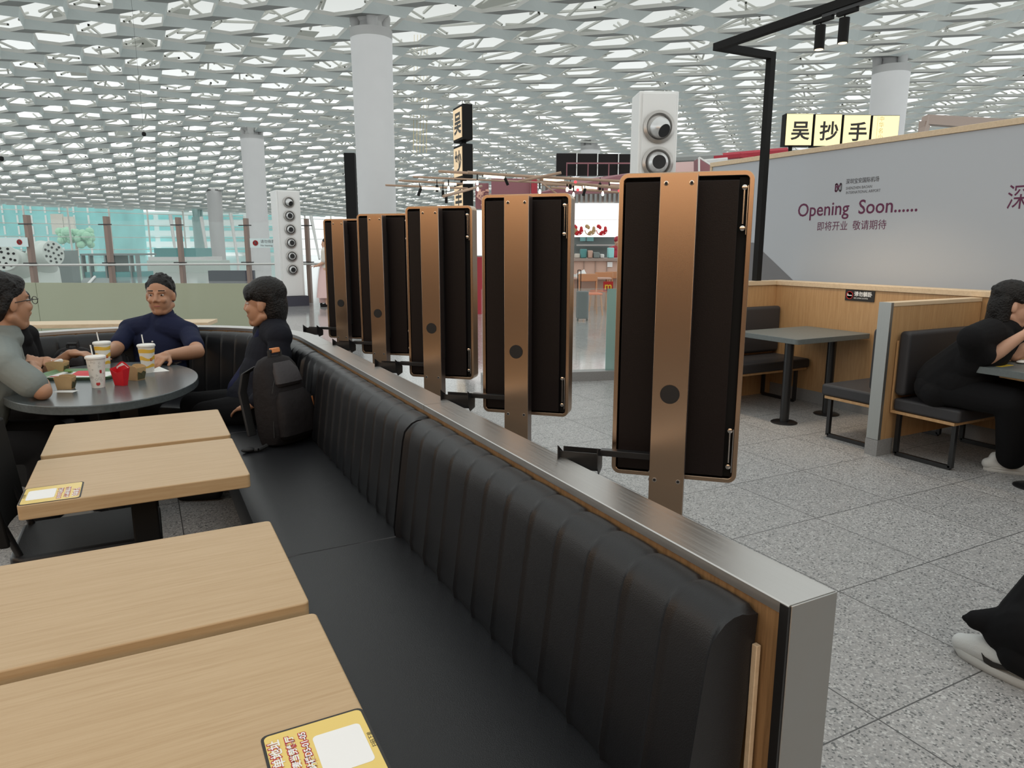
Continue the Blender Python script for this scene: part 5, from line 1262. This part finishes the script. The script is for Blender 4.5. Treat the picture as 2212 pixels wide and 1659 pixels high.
# ---- the walker: black wide trousers and white trainer
def walker():
    t = thing('person', 'passer-by in wide black trousers and white trainers walking at the right edge', 'person', (2.8, 1.0, 0))
    d_ = V((.0, 1, 0)); an = [V((2.475, 1.14, .09)), V((2.94, .66, .10))]; hp_ = [V((2.80, .90, .90)), V((2.98, .88, .90))]; kn = [V((2.68, 1.03, .47)), V((2.99, .84, .48))]
    c = V((2.90, .98, 1.61)); f = V((0, 1, 0)); neck = c-V((0, .01, .11)); shl = V((2.70, .93, 1.40)); shr = V((3.10, .93, 1.40)); chest = V((2.90, .93, 1.25)); pel = V((2.89, .91, .95))
    g = G(); P, R = head_prims(g, c, f); g.cap(c-V((0, 0, .06)), .052, neck-V((0, 0, .04)), .056); torso(g, pel, chest, neck, shl, shr)
    el = V((2.66, .86, 1.13)); wl = V((2.66, .96, .90)); er = V((3.16, .90, 1.13)); wr_ = V((3.15, 1.04, .92)); arm(g, shl, el, wl); arm(g, shr, er, wr_); hand(g, wl, (0, .1, -1), (1, 0, 0), .3); hand(g, wr_, (0, .3, -1), (-1, 0, 0), .3, 1, -1)
    legs(g, hp_, kn, an); blob('body', g, 'skin', t, .006, 3); face_parts(t, P, R, 1.0); blob('hair', hair_short(P, R, 1.0, 1, seed=31), 'hair', t, .007, 2)
    g = G(); torso(g, pel, chest, neck, shl, shr, .016); g.cap(shl, .062, el, .05); g.cap(shr, .062, er, .05); blob('black_top', g, 'blackshirt', t, .008, 2)
    g = G(); g.ell(pel-V((0, 0, .02)), (.17, .125, .12))
    for h, q, a in zip(hp_, kn, an):
        g.cap(h, .10, q, .100); lo = V((a.x+.02, a.y-.03, .165)); g.cap(q, .100, lo+V((.02, 0, .03)), .100)
        mid = lo+V((0, .0, -.02))
        g.cap(lo+V((0, -.01, .02)), .105, lo+V((0, .045, -.015)), .085)
    g.cap(V((2.50, 1.16, .17)), .065, V((2.44, 1.235, .165)), .035); g.cap(V((2.44, 1.235, .165)), .035, V((2.425, 1.265, .162)), .012); g.cap(V((2.475, 1.10, .10)), .075, V((2.475, 1.02, .07)), .05)
    blob('wide_trousers', g, 'trousers', t, .007, 1)
    for i_, a in enumerate(an):
        g = G(); b = V((a.x, a.y, 0)); 
        for y0, z0, r0, y1, z1, r1 in ((-.09, .062, .040, .0, .066, .046), (.0, .066, .046, .08, .056, .046), (.08, .056, .046, .150, .042, .034)): g.cap(b+V((0, y0, z0)), r0, b+V((0, y1, z1)), r1)
        for y in (.055, .072, .09, .107): g.cap(b+V((-.02, y, .098-y*.35)), .004, b+V((.02, y, .098-y*.35)), .004, 8)
        s_ = blob('trainer', g, 'shoe', t, .005, 2)
        secs = []
        for z, e_ in ((0, -.004), (.006, .001), (.020, .004), (.032, .0)):
            secs.append([b+V(((.048+e_)*math.sin(q), .025+.155*math.cos(q)*(1+e_*2), z+(.012 if math.cos(q) > .8 else 0)*(z < .01))) for q in [2*PI*i/36 for i in range(36)]])
        obj('sole', G().sweep(secs), 'sole', s_, smooth=True)
        if i_ == 0:
            g = G(); pts = [(.062, .064, .0), (.050, .046, .009), (.025, .041, .009), (-.02, .050, .006), (-.075, .066, .002)]
            for (y, z, w0), (y2, z2, w2) in zip(pts, pts[1:]):
                X_ = lambda y: b.x-.0475-(0 if y > .06 else .001)
                g.add([(X_(y), b.y+y, z-w0), (X_(y2), b.y+y2, z2-w2), (X_(y2), b.y+y2, z2+w2), (X_(y), b.y+y, z+w0), (X_(y)+.012, b.y+y, z-w0), (X_(y2)+.012, b.y+y2, z2-w2), (X_(y2)+.012, b.y+y2, z2+w2), (X_(y)+.012, b.y+y, z+w0)], [(0, 1, 2, 3), (4, 7, 6, 5), (0, 3, 7, 4), (1, 5, 6, 2), (0, 4, 5, 1), (3, 2, 6, 7)])
            obj('curved_tick_mark', g, 'black_ink', s_)
walker()
# ---- far figure in pink half hidden by the leftmost kiosk
def far_woman():
    c = px(704, 545, 17); c = V((c.x, c.y, 0)); t = thing('person', 'distant woman in pale pink clothes half hidden by the farthest kiosk', 'person', c)
    f = -RTH; g = G(); P, R = head_prims(g, c+V((0, 0, 1.50)), f); torso(g, c+V((0, 0, .92)), c+V((0, 0, 1.18)), c+V((0, 0, 1.39)), c+FWH*.17+V((0, 0, 1.33)), c-FWH*.17+V((0, 0, 1.33)), 0, 0, .9)
    arm(g, c-FWH*.19+V((0, 0, 1.32)), c-FWH*.2-RTH*.02+V((0, 0, 1.06)), c-FWH*.15-RTH*.2+V((0, 0, .98))); hand(g, c-FWH*.15-RTH*.2+V((0, 0, .98)), -RTH, V((0, 0, -1)), .4)
    arm(g, c+FWH*.19+V((0, 0, 1.32)), c+FWH*.2+V((0, 0, 1.06)), c+FWH*.15-RTH*.2+V((0, 0, .98))); hand(g, c+FWH*.15-RTH*.2+V((0, 0, .98)), -RTH, V((0, 0, -1)), .4, 1, -1)
    legs(g, [c+FWH*q+V((0, 0, .9)) for q in (-.09, .09)], [c+FWH*q+V((0, 0, .48)) for q in (-.09, .09)], [c+FWH*q+V((0, 0, .07)) for q in (-.09, .09)])
    blob('body', g, 'skin', t, .012, 1); blob('hair', hair_short(P, R, 1.0, 0), 'hair', t, .012, 1)
    g = G(); torso(g, c+V((0, 0, .96)), c+V((0, 0, 1.18)), c+V((0, 0, 1.37)), c+FWH*.17+V((0, 0, 1.33)), c-FWH*.17+V((0, 0, 1.33)), .02, 0, .92); g.cap(c-FWH*.19+V((0, 0, 1.32)), .07, c-FWH*.2+V((0, 0, 1.12)), .07); blob('white_blouse', g, 'cream', t, .014, 1)
    obj('pink_skirt', G().lathe([(.15, 1.0), (.22, .62), (.27, .22), (.26, .22)], c, 24), 'pink', t, smooth=True)
    for q in (-.09, .09): shoe('shoe', c+FWH*q, -RTH, 'black_matte', t)
far_woman()
s = px(694, 620, 17.4); s = V((s.x, s.y, 0))
t = thing('suitcase', 'small light upright suitcase beside the distant woman in pink', 'suitcase', s); obj('shell', G(fr(-YAW, s)).rbox((-.05, -.12, .07), (.22, .12, .62), .04), 'pink', t, bevel=.02)
for x in (-.02, .19): obj('wheel', G().ell(fr(-YAW, s) @ V((x, 0, .035)), (.035, .03, .035), seg=12, rings=8), 'black_matte', t)
# ================================================================ restaurants behind the kiosks
RQ = -YAW-.02
def bx2(name, u0, v0, u1, v1, d, thick, mat, parent=None, label=None, cat=None, group=None, base=None, bev=0): return bgbox(name, u0, v0, u1, v1, d, thick, mat, label, cat, group, parent, 0, base, bev)
# granite kerb with glass screen
ca, cb_ = V((3.10, 6.62, 0)), V((5.15, 5.98, 0)); dk = (cb_-ca).normalized(); nk = V((-dk.y, dk.x, 0))
def lin(a, b, n, w_, z0, z1): q = [a, b, b+n*w_, a+n*w_]; return G().add([(*p.xy, z0) for p in q]+[(*p.xy, z1) for p in q], [(0, 3, 2, 1), (4, 5, 6, 7), (0, 1, 5, 4), (1, 2, 6, 5), (2, 3, 7, 6), (3, 0, 4, 7)])
struct('trim_3', lin(ca, cb_, nk, .16, 0, .10), 'granite')
t = thing('glass_screen', 'clear glass screen with a greenish end panel on the granite kerb', 'glass screen', ca+V((0, 0, .1)))
obj('clear_pane', lin(ca+nk*.06, ca+dk*1.35+nk*.06, nk, .012, .101, .99), 'clear', t)
obj('tinted_pane', lin(ca+dk*1.36+nk*.06, cb_+nk*.06, nk, .014, .101, .985), 'green_glass', t)
q = px(1312, 616, 7.6)
b_ = obj('red_badge', lin(V((q.x, q.y, 0))-dk*.055+nk*-.03, V((q.x, q.y, 0))+dk*.055-nk*.03, nk, .004, .955, 1.06), 'red_ink', t)
text('badge_arches', 'm', V((q.x, q.y, .975))-nk*.031, dk, (0, 0, 1), .11, 'yellow', t, 'CENTER', bold=.002)
# suitcase
sc_ = pz(1257, 693, 0); t = thing('suitcase', 'dark blue-grey upright suitcase standing before the wooden chairs', 'suitcase', sc_); mx = fr(RQ, sc_)
obj('shell', G(mx).rbox((-.115, -.13, .05), (.115, .13, .58), .04), 'blue_case', t, bevel=.02)
for x in (-.09, .09): obj('wheel', G(mx).ell((x, -.08, .028), (.02, .015, .028), seg=12, rings=8), 'black_matte', t)
obj('trolley_handle', G(mx).path([(-.09, .1, .55), (-.09, .1, .98), (-.03, .1, .98), (-.03, .1, .55)], .008, seg=6), 'black_matte', t)
# wooden cafe chairs and tables
def wchair(u, v, rot, label):
    p = pz(u, v, 0); t = thing('wooden_chair', label, 'chair', p, 'wooden chairs of the far restaurant'); mx = fr(rot, p)
    obj('seat', G(mx).rbox((-.21, -.2, .43), (.21, .2, .47), .04), 'orange_seat', t, bevel=.01)
    for sx in (-1, 1):
        obj('leg', G(mx).tube((sx*.21, -.2, 0), (sx*.17, -.16, .43), .02, seg=8), 'rail_wood', t); obj('leg', G(mx).tube((sx*.21, .22, 0), (sx*.17, .17, .43), .02, seg=8), 'rail_wood', t)
        obj('back_post', G(mx).tube((sx*.18, .18, .43), (sx*.20, .24, .84), .016, seg=8), 'rail_wood', t)
    obj('back_rail', G(mx).box((-.21, .20, .70), (.21, .235, .86)), 'rail_wood', t, bevel=.01)
wchair(1275, 680, RQ+.2, 'wooden chair right behind the dark suitcase'); wchair(1297, 671, RQ-.4, 'wooden chair between the suitcase and the greenish glass panel'); wchair(1330, 668, RQ+.1, 'wooden chair beyond the greenish glass panel')
def wtable(u, v, label):
    p = pz(u, v, 0); t = thing('wooden_table', label, 'table', p, 'tables of the far restaurant'); mx = fr(RQ, p)
    obj('tabletop', G(mx).box((-.55, -.3, .72), (.35, .3, .75)), 'counter_pink', t)
    for sx in (-.5, .3):
        for sy in (-.25, .25): obj('leg', G(mx).tube((sx, sy, 0), (sx, sy, .72), .025, seg=8), 'rail_wood', t)
    return mx
mx = wtable(1283, 671, 'pale pink-topped table with a tissue box behind the wooden chairs')
s = obj('tissue_box', G(mx).add([(-.42, -.1, .752), (-.18, -.1, .752), (-.18, .1, .752), (-.42, .1, .752), (-.42, -.1, .84), (-.20, -.1, .84), (-.24, 0, .93), (-.30, 0, .90)], [(0, 3, 2, 1), (0, 1, 5, 4), (1, 2, 5), (2, 3, 4, 5), (3, 0, 4), (4, 5, 6, 7)]), 'paper'); tag(s, 'white tissue box on the pale pink-topped table', 'tissue box')
# counter
t = thing('service_counter', 'pinkish service counter of the far restaurant seen between the kiosks', 'counter', px(1285, 600, 17))
bx2('counter_front', 990, 564, 1372, 594, 17, .8, 'counter_pink', t, base=0); bx2('countertop', 985, 558, 1375, 564, 16.9, 1.1, 'counter_top', t)
for u in (1236, 1262, 1287, 1312): bx2('panel_joint', u, 565, u+.8, 590, 16.97, .03, 'counter_top', t)
bx2('lower_ledge', 990, 594, 1372, 599, 16.6, .4, 'paper', t)
bx2('price_card', 1313, 566, 1324, 577, 16.96, .03, 'white_ink', t)
t = thing('back_kitchen', 'grey-green kitchen wall with shelves behind the far counter', 'kitchen wall', px(1285, 560, 20))
bx2('back_wall', 985, 440, 1375, 600, 20.5, .3, 'grey_box', t, base=0)
bx2('blue_pane', 1253, 496, 1282, 521, 20.4, .05, 'teal_bldg', t); bx2('mullion', 1265, 496, 1267, 521, 20.38, .02, 'grey_box', t)
bx2('extract_hood', 1245, 487, 1342, 496, 19.6, .8, 'steel_end', t)
bx2('shelf', 1245, 528, 1340, 531, 19.8, .5, 'steel_end', t)
sn = ('grey plastic tub on the far counter', 'pale crate on the far counter', 'white bag on the far counter', 'dark box on the far counter', 'pale bundle at the left of the far counter', 'blue crate at the right of the far counter')
for k, (u0, v0, u1, v1, m_) in enumerate(((1283, 545, 1296, 557.4, 'grey_box'), (1271, 541, 1281, 557.4, 'counter_pink'), (1297, 549, 1306, 557.4, 'paper'), (1255, 538, 1268, 557.4, 'teal_dark'), (1243, 548, 1254, 557.4, 'cream'), (1315, 535, 1327, 557.4, 'teal_bldg'))):
    bx2('counter_item', u0, v0, u1, v1, 17.0+.05*k, .3, m_, None, sn[k], 'container', 'things on the far counter', bev=.02)
# a cook in red at the right
p = px(1334, 534, 18.6); p = V((p.x, p.y, 0)); t = thing('person', 'cook in a red top standing behind the far counter', 'person', p)
g = G(); P, R = head_prims(g, p+V((0, 0, 1.55)), -FWH); torso(g, p+V((0, 0, .95)), p+V((0, 0, 1.2)), p+V((0, 0, 1.43)), p+RTH*.18+V((0, 0, 1.36)), p-RTH*.18+V((0, 0, 1.36)))
for q in (-1, 1): arm(g, p+RTH*q*.19+V((0, 0, 1.35)), p+RTH*q*.22+V((0, 0, 1.08)), p+RTH*q*.16-FWH*.2+V((0, 0, 1.0))); hand(g, p+RTH*q*.16-FWH*.2+V((0, 0, 1.0)), -FWH, V((0, 0, -1)), .4, 1, q)
legs(g, [p+RTH*q*.09+V((0, 0, .92)) for q in (-1, 1)], [p+RTH*q*.1+V((0, 0, .48)) for q in (-1, 1)], [p+RTH*q*.1+V((0, 0, .07)) for q in (-1, 1)])
blob('body', g, 'skin', t, .014, 1)
g = G(); torso(g, p+V((0, 0, .95)), p+V((0, 0, 1.2)), p+V((0, 0, 1.43)), p+RTH*.18+V((0, 0, 1.36)), p-RTH*.18+V((0, 0, 1.36)), .02); g.cap(p+RTH*.19+V((0, 0, 1.35)), .065, p+RTH*.22+V((0, 0, 1.1)), .06); g.cap(p-RTH*.19+V((0, 0, 1.35)), .065, p-RTH*.22+V((0, 0, 1.1)), .06); blob('red_top', g, 'red_paint', t, .015, 1)
g = G(); g.ell(p+V((0, 0, 1.62)), (.10, .10, .09)); obj('red_cap', g, 'red_paint', t, smooth=True)
# menu boards
t = thing('menu_board', 'bright white lit menu boards with pictures of bowls', 'menu board', px(1280, 510, 19))
bx2('lit_board', 1228, 440, 1372, 474, 19.2, .1, 'menu', t); bx2('lit_board', 1228, 475, 1372, 512, 19.0, .1, 'menu', t)
for u, c_ in ((1248, 'red_card'), (1275, 'kraft'), (1300, 'red_card'), (1236, 'kraft')):
    g = G(); q = px(u, 497, 18.7)
    for k in range(9): g.ell(q+RTH*.10*math.cos(k*2.4)+V((0, 0, .10*math.sin(k*1.9))), (.05, .02, .05), seg=8, rings=6)
    g.path([q+RTH*.14*math.cos(a)+V((0, 0, .13*math.sin(a))) for a in [PI*j/8+PI for j in range(9)]], .012, seg=5)
    obj('bowl_picture', g, c_, t)
t = thing('menu_board', 'narrow bright lit panel glimpsed between the second and middle kiosks', 'menu board', px(1034, 500, 20)); bx2('lit_board', 985, 455, 1045, 552, 20, .1, 'menu', t)
bx2('red_stand', 1000, 555, 1042, 640, 15, .4, 'red_paint', None, 'red stand glimpsed in the gap between the second and middle kiosks', 'stand', base=0)
# corrugated soffit above the boards
t = thing('soffit', 'ribbed grey soffit hanging above the lit menu boards', 'soffit', px(1290, 420, 19))
bx2('soffit_board', 1170, 402, 1372, 438, 19.3, .12, 'counter_top', t)
for k in range(20): bx2('rib', 1172+k*10, 402, 1177+k*10, 438, 19.2, .1, 'ceil_grey', t)
# maroon sign walls with letters
t = thing('maroon_sign', 'maroon fascia with pale brush lettering above the kiosks', 'sign', px(1090, 420, 17))
bx2('fascia', 1062, 388, 1146, 470, 17, .2, 'maroon_wall', t); bx2('fascia_left', 1028, 398, 1056, 452, 17.2, .2, 'maroon_wall', t); bx2('red_edge', 1147, 388, 1160, 470, 16.9, .3, 'red_paint', t)
for s_, u, v, h_ in (('巴', 1082, 418, 34), ('渝', 1108, 416, 34), ('馆', 1030, 440, 34)):
    q = px(u, v, 16.9); text('lettering', s_, q, RTH, (0, 0, 1), h_/FPX*17, 'peach', t, bold=.02)
# bamboo pipes with tube lamps and bulbs
pipes = ((833, 400, 1010, 407, 12.5, 13.5, 2.2), (862, 390, 1000, 397, 12.8, 13.6, 2.4), (892, 382, 1345, 402, 13.2, 14.5, 2.2), (948, 370, 1365, 393, 13.0, 12.0, 3.0), (1010, 372, 1200, 386, 12.0, 12.6, 3), (1120, 392, 1212, 373, 12.4, 12.2, 3), (1166, 388, 1370, 410, 12.6, 12.2, 3), (1170, 398, 1362, 404, 13.4, 13.2, 2.8), (958, 424, 1040, 402, 12.0, 14.0, 3), (1190, 405, 1372, 418, 13, 12.8, 2.4), (1160, 388, 1205, 420, 13.2, 13, 1.8))
lb = ('lowest bamboo pipe reaching farthest left past the white column', 'second bamboo pipe from the left, below the top pair', 'long bamboo pipe crossing behind the vertical light boxes', 'upper long bamboo pipe with two tube lamps', 'short bamboo pipe right of the vertical light boxes', 'upward slanting bamboo pipe end before the black boxes', 'bamboo pipe running above the nearest kiosks at the right', 'thin bamboo pipe below the black ceiling boxes', 'short bamboo pipe slanting down left of the light boxes', 'lowest bamboo pipe above the lit menu boards', 'thin slanting bamboo stick by the maroon sign')
for k, (u0, v0, u1, v1, d0, d1, r) in enumerate(pipes):
    tag(obj('bamboo_pipe', G().tube(px(u0, v0, d0), px(u1, v1, d1), r/FPX*12.6, seg=10), 'pipe', smooth=True), lb[k], 'pipe', 'bamboo pipes of the lighting canopy')
tubes = ((912, 406, 950, 408, 12.6), (960, 397, 986, 398, 12.9), (1000, 394, 1026, 394, 13), (1045, 380, 1092, 384, 12.7), (1174, 387, 1218, 390, 12.5), (1228, 408, 1257, 410, 12.9), (1259, 404, 1290, 406, 12.9), (1318, 394, 1340, 395, 12.5), (966, 420, 982, 415, 12.6), (1240, 404, 1256, 405, 13.1))
ln = ('leftmost glowing tube under the lowest pipe', 'short glowing tube left of the light boxes', 'glowing tube crossing behind the light boxes', 'long glowing tube above the maroon sign', 'glowing tube right of the maroon sign', 'lowest glowing tube above the ribbed soffit', 'glowing tube under the thin pipe, right of the lowest one', 'glowing tube nearest the tall nozzle tower', 'slanting glowing tube below the light box pipes', 'thin glowing tube behind the lowest one')
for k, (u0, v0, u1, v1, d) in enumerate(tubes):
    tag(obj('tube_lamp', G().tube(px(u0, v0, d), px(u1, v1, d), 2.6/FPX*12.6, seg=8), 'tube'), ln[k], 'lamp', 'glowing tube lamps of the canopy')
bulbs = ((969, 407, 12.6), (1031, 395, 12.8), (1032, 408, 13.2), (1166, 414, 12.6), (1239, 420, 12.6), (1302, 418, 12.6), (1225, 409, 12.8), (1316, 410, 12.9))
bn_ = ('bulb hanging left of the light boxes', 'bulb hanging right beside the light boxes', 'small bulb just below the one right of the light boxes', 'bulb hanging at the top edge of the second kiosk', 'bulb above the right corner of the second kiosk', 'bulb before the ribbed soffit near the nearest kiosk', 'small bulb by the lowest tube lamp', 'small bulb close to the nearest kiosk corner')
for k, (u, v, d) in enumerate(bulbs):
    q = px(u, v, d); t = thing('bulb_lamp', bn_[k], 'lamp', q, 'bare bulbs of the canopy'); obj('bulb', G().lathe([(.004, .045), (.016, .02), (.024, -.01), (.018, -.035), (.004, -.042)], q, 14), 'bulb', t, smooth=True); obj('socket', G().tube(q+V((0, 0, .04)), q+V((0, 0, .15)), .012, seg=8), 'black_matte', t)
spots = ((906, 414, 12.5, .25), (944, 406, 12.9, 0), (957, 417, 12.6, 0), (964, 430, 12.4, 0), (1094, 391, 12.7, -.3), (1232, 400, 12.7, 0), (1262, 414, 12.8, .2), (1296, 402, 12.8, 0))
sn_ = ('leftmost small black spotlight under the pipes', 'second small black spotlight from the left', 'third small black spotlight, below the glowing tube', 'lowest small black spotlight left of the light boxes', 'tilted black spotlight above the maroon sign', 'black spotlight over the second kiosk gap', 'slanted black spotlight over the ribbed soffit', 'black spotlight nearest the largest kiosk')
for k, (u, v, d, tl_) in enumerate(spots):
    q = px(u, v, d); t = thing('canopy_spotlight', sn_[k], 'spotlight', q, 'small black spotlights of the canopy'); obj('can', G().tube(q+V((-tl_*.1, 0, -.07)), q+V((tl_*.1, 0, .05)), .026, seg=12), 'black_matte', t, smooth=True); obj('stem', G().tube(q+V((tl_*.1, 0, .05)), q+V((0, 0, .15)), .008, seg=6), 'black_matte', t)
# vertical light boxes on a post
p = px(1003, 534, 14.2); base = V((p.x, p.y, 0)); rt_ = .95; 
t = thing('light_box_column', 'column of stacked black light boxes with brush characters, left of centre', 'sign', base); obj('post', G(fr(-1.66, base)).box((-.05, -.05, 0), (.05, .05, px(1003, 240, 14.2).z)), 'black_matte', t)
for k, (v0, v1, s_) in enumerate(((238, 312, '吴'), (317, 390, '抄'), (396, 470, '手'), (476, 550, '中'))):
    z1 = px(1003, v0+3, 14.2).z; z0 = px(1003, v1, 14.2).z; mx = fr(-1.66, base)
    hx = (z1-z0)*.46
    b_ = obj('box_frame', G(mx).box((-hx, -.10, z0), (hx, .10, z1)), 'black_matte', t, bevel=.01)
    obj('lit_face', G(mx).box((-hx+.05, .101, z0+.05), (hx-.05, .115, z1-.05)), 'lightbox2', b_); 
    obj('lit_face', G(mx).box((-hx+.05, -.115, z0+.05), (hx-.05, -.101, z1-.05)), 'lightbox2', b_)
    m3 = mx.to_3x3()
    text('lettering', s_, mx @ V((-hx*.62, -.116, z0+(z1-z0)*.26)), m3 @ V((1, 0, 0)), (0, 0, 1), (z1-z0)*.66, 'black_ink', t, bold=.012)
    text('lettering', s_, mx @ V((hx*.62, .116, z0+(z1-z0)*.26)), m3 @ V((-1, 0, 0)), (0, 0, 1), (z1-z0)*.66, 'black_ink', t, bold=.012)
# square lit signs over the hoarding
a = px(1698, 245, 13.2); b = px(1946, 256, 13.2); dd = (V((b.x, b.y, 0))-V((a.x, a.y, 0))).normalized(); L_ = (V((b.x, b.y, 0))-V((a.x, a.y, 0))).length
t = thing('square_sign_row', 'row of four square yellow lit signs with black characters above the hoarding', 'sign', V((a.x, a.y, 0))); n_ = V((-dd.y, dd.x, 0))
z1 = a.z; z0 = px(1698, 313, 13.2).z; W4 = L_/4
for k, s_ in enumerate(('吴', '抄', '手', '')):
    q = V((a.x, a.y, 0))+dd*(W4*k); zs = -.012*k
    b_ = obj('box_frame', lin(q, q+dd*(W4*.955), n_, .2, z0+zs, z1+zs), 'black_matte', t)
    obj('lit_face', lin(q+dd*.02-n_*.012, q+dd*(W4*.955-.008)-n_*.012, n_, .011, z0+zs+.01, z1+zs-.01), 'lightbox', b_)
    if s_: text('lettering', s_, q+dd*(W4*.20)-n_*.013+V((0, 0, z0+zs+(z1-z0)*.24)), dd, (0, 0, 1), (z1-z0)*.62, 'black_ink', t, bold=.008)
    else:
        for j, c_ in enumerate('中华名小吃'): text('lettering_small', c_, q+dd*(W4*.24)-n_*.013+V((0, 0, z1-.14-j*.105)), dd, (0, 0, 1), .10, 'gold', t)
        obj('thin_frame', lin(q+dd*W4*.19-n_*.0135, q+dd*W4*.20-n_*.0135, n_, .001, z0+.05, z1-.06), 'gold', t)
for k in (.3, 1.25, 2.5): q = V((a.x, a.y, 0))+dd*W4*k+n_*.1; obj('hanger_post', G().tube((*q.xy, 0), (*q.xy, z0), .035, seg=8), 'black_matte', t)
# black ceiling boxes with chain, red band, wooden roofs
t = thing('black_panel_row', 'row of four black square panels joined by pale chains above the red canopy', 'panel', px(1270, 380, 21))
for k in range(5): 
    b_ = bx2('panel', 1200+44*k, 336+k*.6, 1242+44*k, 382, 21, .3, 'black_panel', t); bx2('chain', 1242+44*k, 336, 1244+44*k, 382, 20.95, .05, 'rail', t)
for u in (1221, 1266, 1310): bx2('hanger', u, 357, u+2, 384, 20.4, .04, 'maroon_wall', t)
bx2('hanger_bar', 1221, 355, 1366, 358, 20.4, .04, 'maroon_wall', t)
t = thing('red_canopy', 'long sloping red canopy roof over the far restaurants', 'roof', px(1400, 400, 18))
g = G(); q = [px(1150, 420, 17.5), px(1372, 415, 15.5), px(1372, 372, 15.5), px(1255, 388, 17)]; g.add(q+[p_+FWH*.3 for p_ in q], [(0, 1, 2, 3), (7, 6, 5, 4), (0, 4, 5, 1), (1, 5, 6, 2), (2, 6, 7, 3), (3, 7, 4, 0)]); obj('fascia', g, 'maroon_wall', t)
q = [px(1440, 395, 12.5), px(1535, 395, 12), px(1535, 340, 12), px(1440, 352, 12.5)]; g = G().add(q+[p_+FWH*.2 for p_ in q], [(0, 1, 2, 3), (7, 6, 5, 4), (0, 4, 5, 1), (1, 5, 6, 2), (2, 6, 7, 3), (3, 7, 4, 0)]); obj('pink_wall', g, 'pink', t)
for u, v in ((1243, 393), (1358, 402), (1338, 412), (1248, 410), (1504, 370)): obj('red_lantern', G().ell(px(u, v, 12), (.028, .028, .025), seg=12, rings=8), 'red_glow', t)
for u0, v0, u1, v1, m_ in ((1540, 340, 1700, 326, 'red_paint'), (1596, 334, 1640, 348, 'red_paint'), (1440, 344, 1560, 338, 'ceil_grey'), (1500, 352, 1570, 345, 'white')): obj('roof_beam', G().tube(px(u0, v0, 11.5), px(u1, v1, 11.5), .055, seg=6), m_, t)
t = thing('site_frame', 'pale wooden frame of a half-built unit behind the hoarding at the right', 'frame', px(1990, 300, 11))
for a_, b_ in (((1988, 312), (2003, 254)), ((2000, 256), (2212, 268)), ((1998, 262), (2130, 272))): obj('beam', G().tube(px(*a_, 11), px(*b_, 11), .07, seg=4), 'counter_top', t)
obj('post', G().tube((*px(1995, 300, 11).xy, 0), px(1996, 262, 11), .07, seg=4), 'counter_top', t)
t = thing('wooden_eave', 'white-edged maroon gable end beside the hoarding top corner', 'roof', px(1520, 360, 8.6))
q = [px(1512, 372, 8.6), px(1542, 372, 8.6), px(1538, 358, 8.6), px(1512, 341, 8.6)]; obj('gable', G().add(q+[p_+FWH*.3 for p_ in q], [(0, 1, 2, 3), (7, 6, 5, 4), (0, 4, 5, 1), (1, 5, 6, 2), (2, 6, 7, 3), (3, 7, 4, 0)]), 'maroon_wall', t)
obj('white_edge', G().path([px(1510, 375, 8.5), px(1510, 340, 8.5), px(1540, 359, 8.5)], .012, seg=4), 'white', t)
# gold pendant strings high in the hall
t = thing('pendant_string', 'string of tiny gold glints hanging before the ceiling left of centre', 'decoration', px(915, 80, 40), None)
for k in range(5): obj('strand', G().tube(px(895+7*k, 75, 40), px(893+7*k, 330, 40), .012, seg=4), 'gold', t)
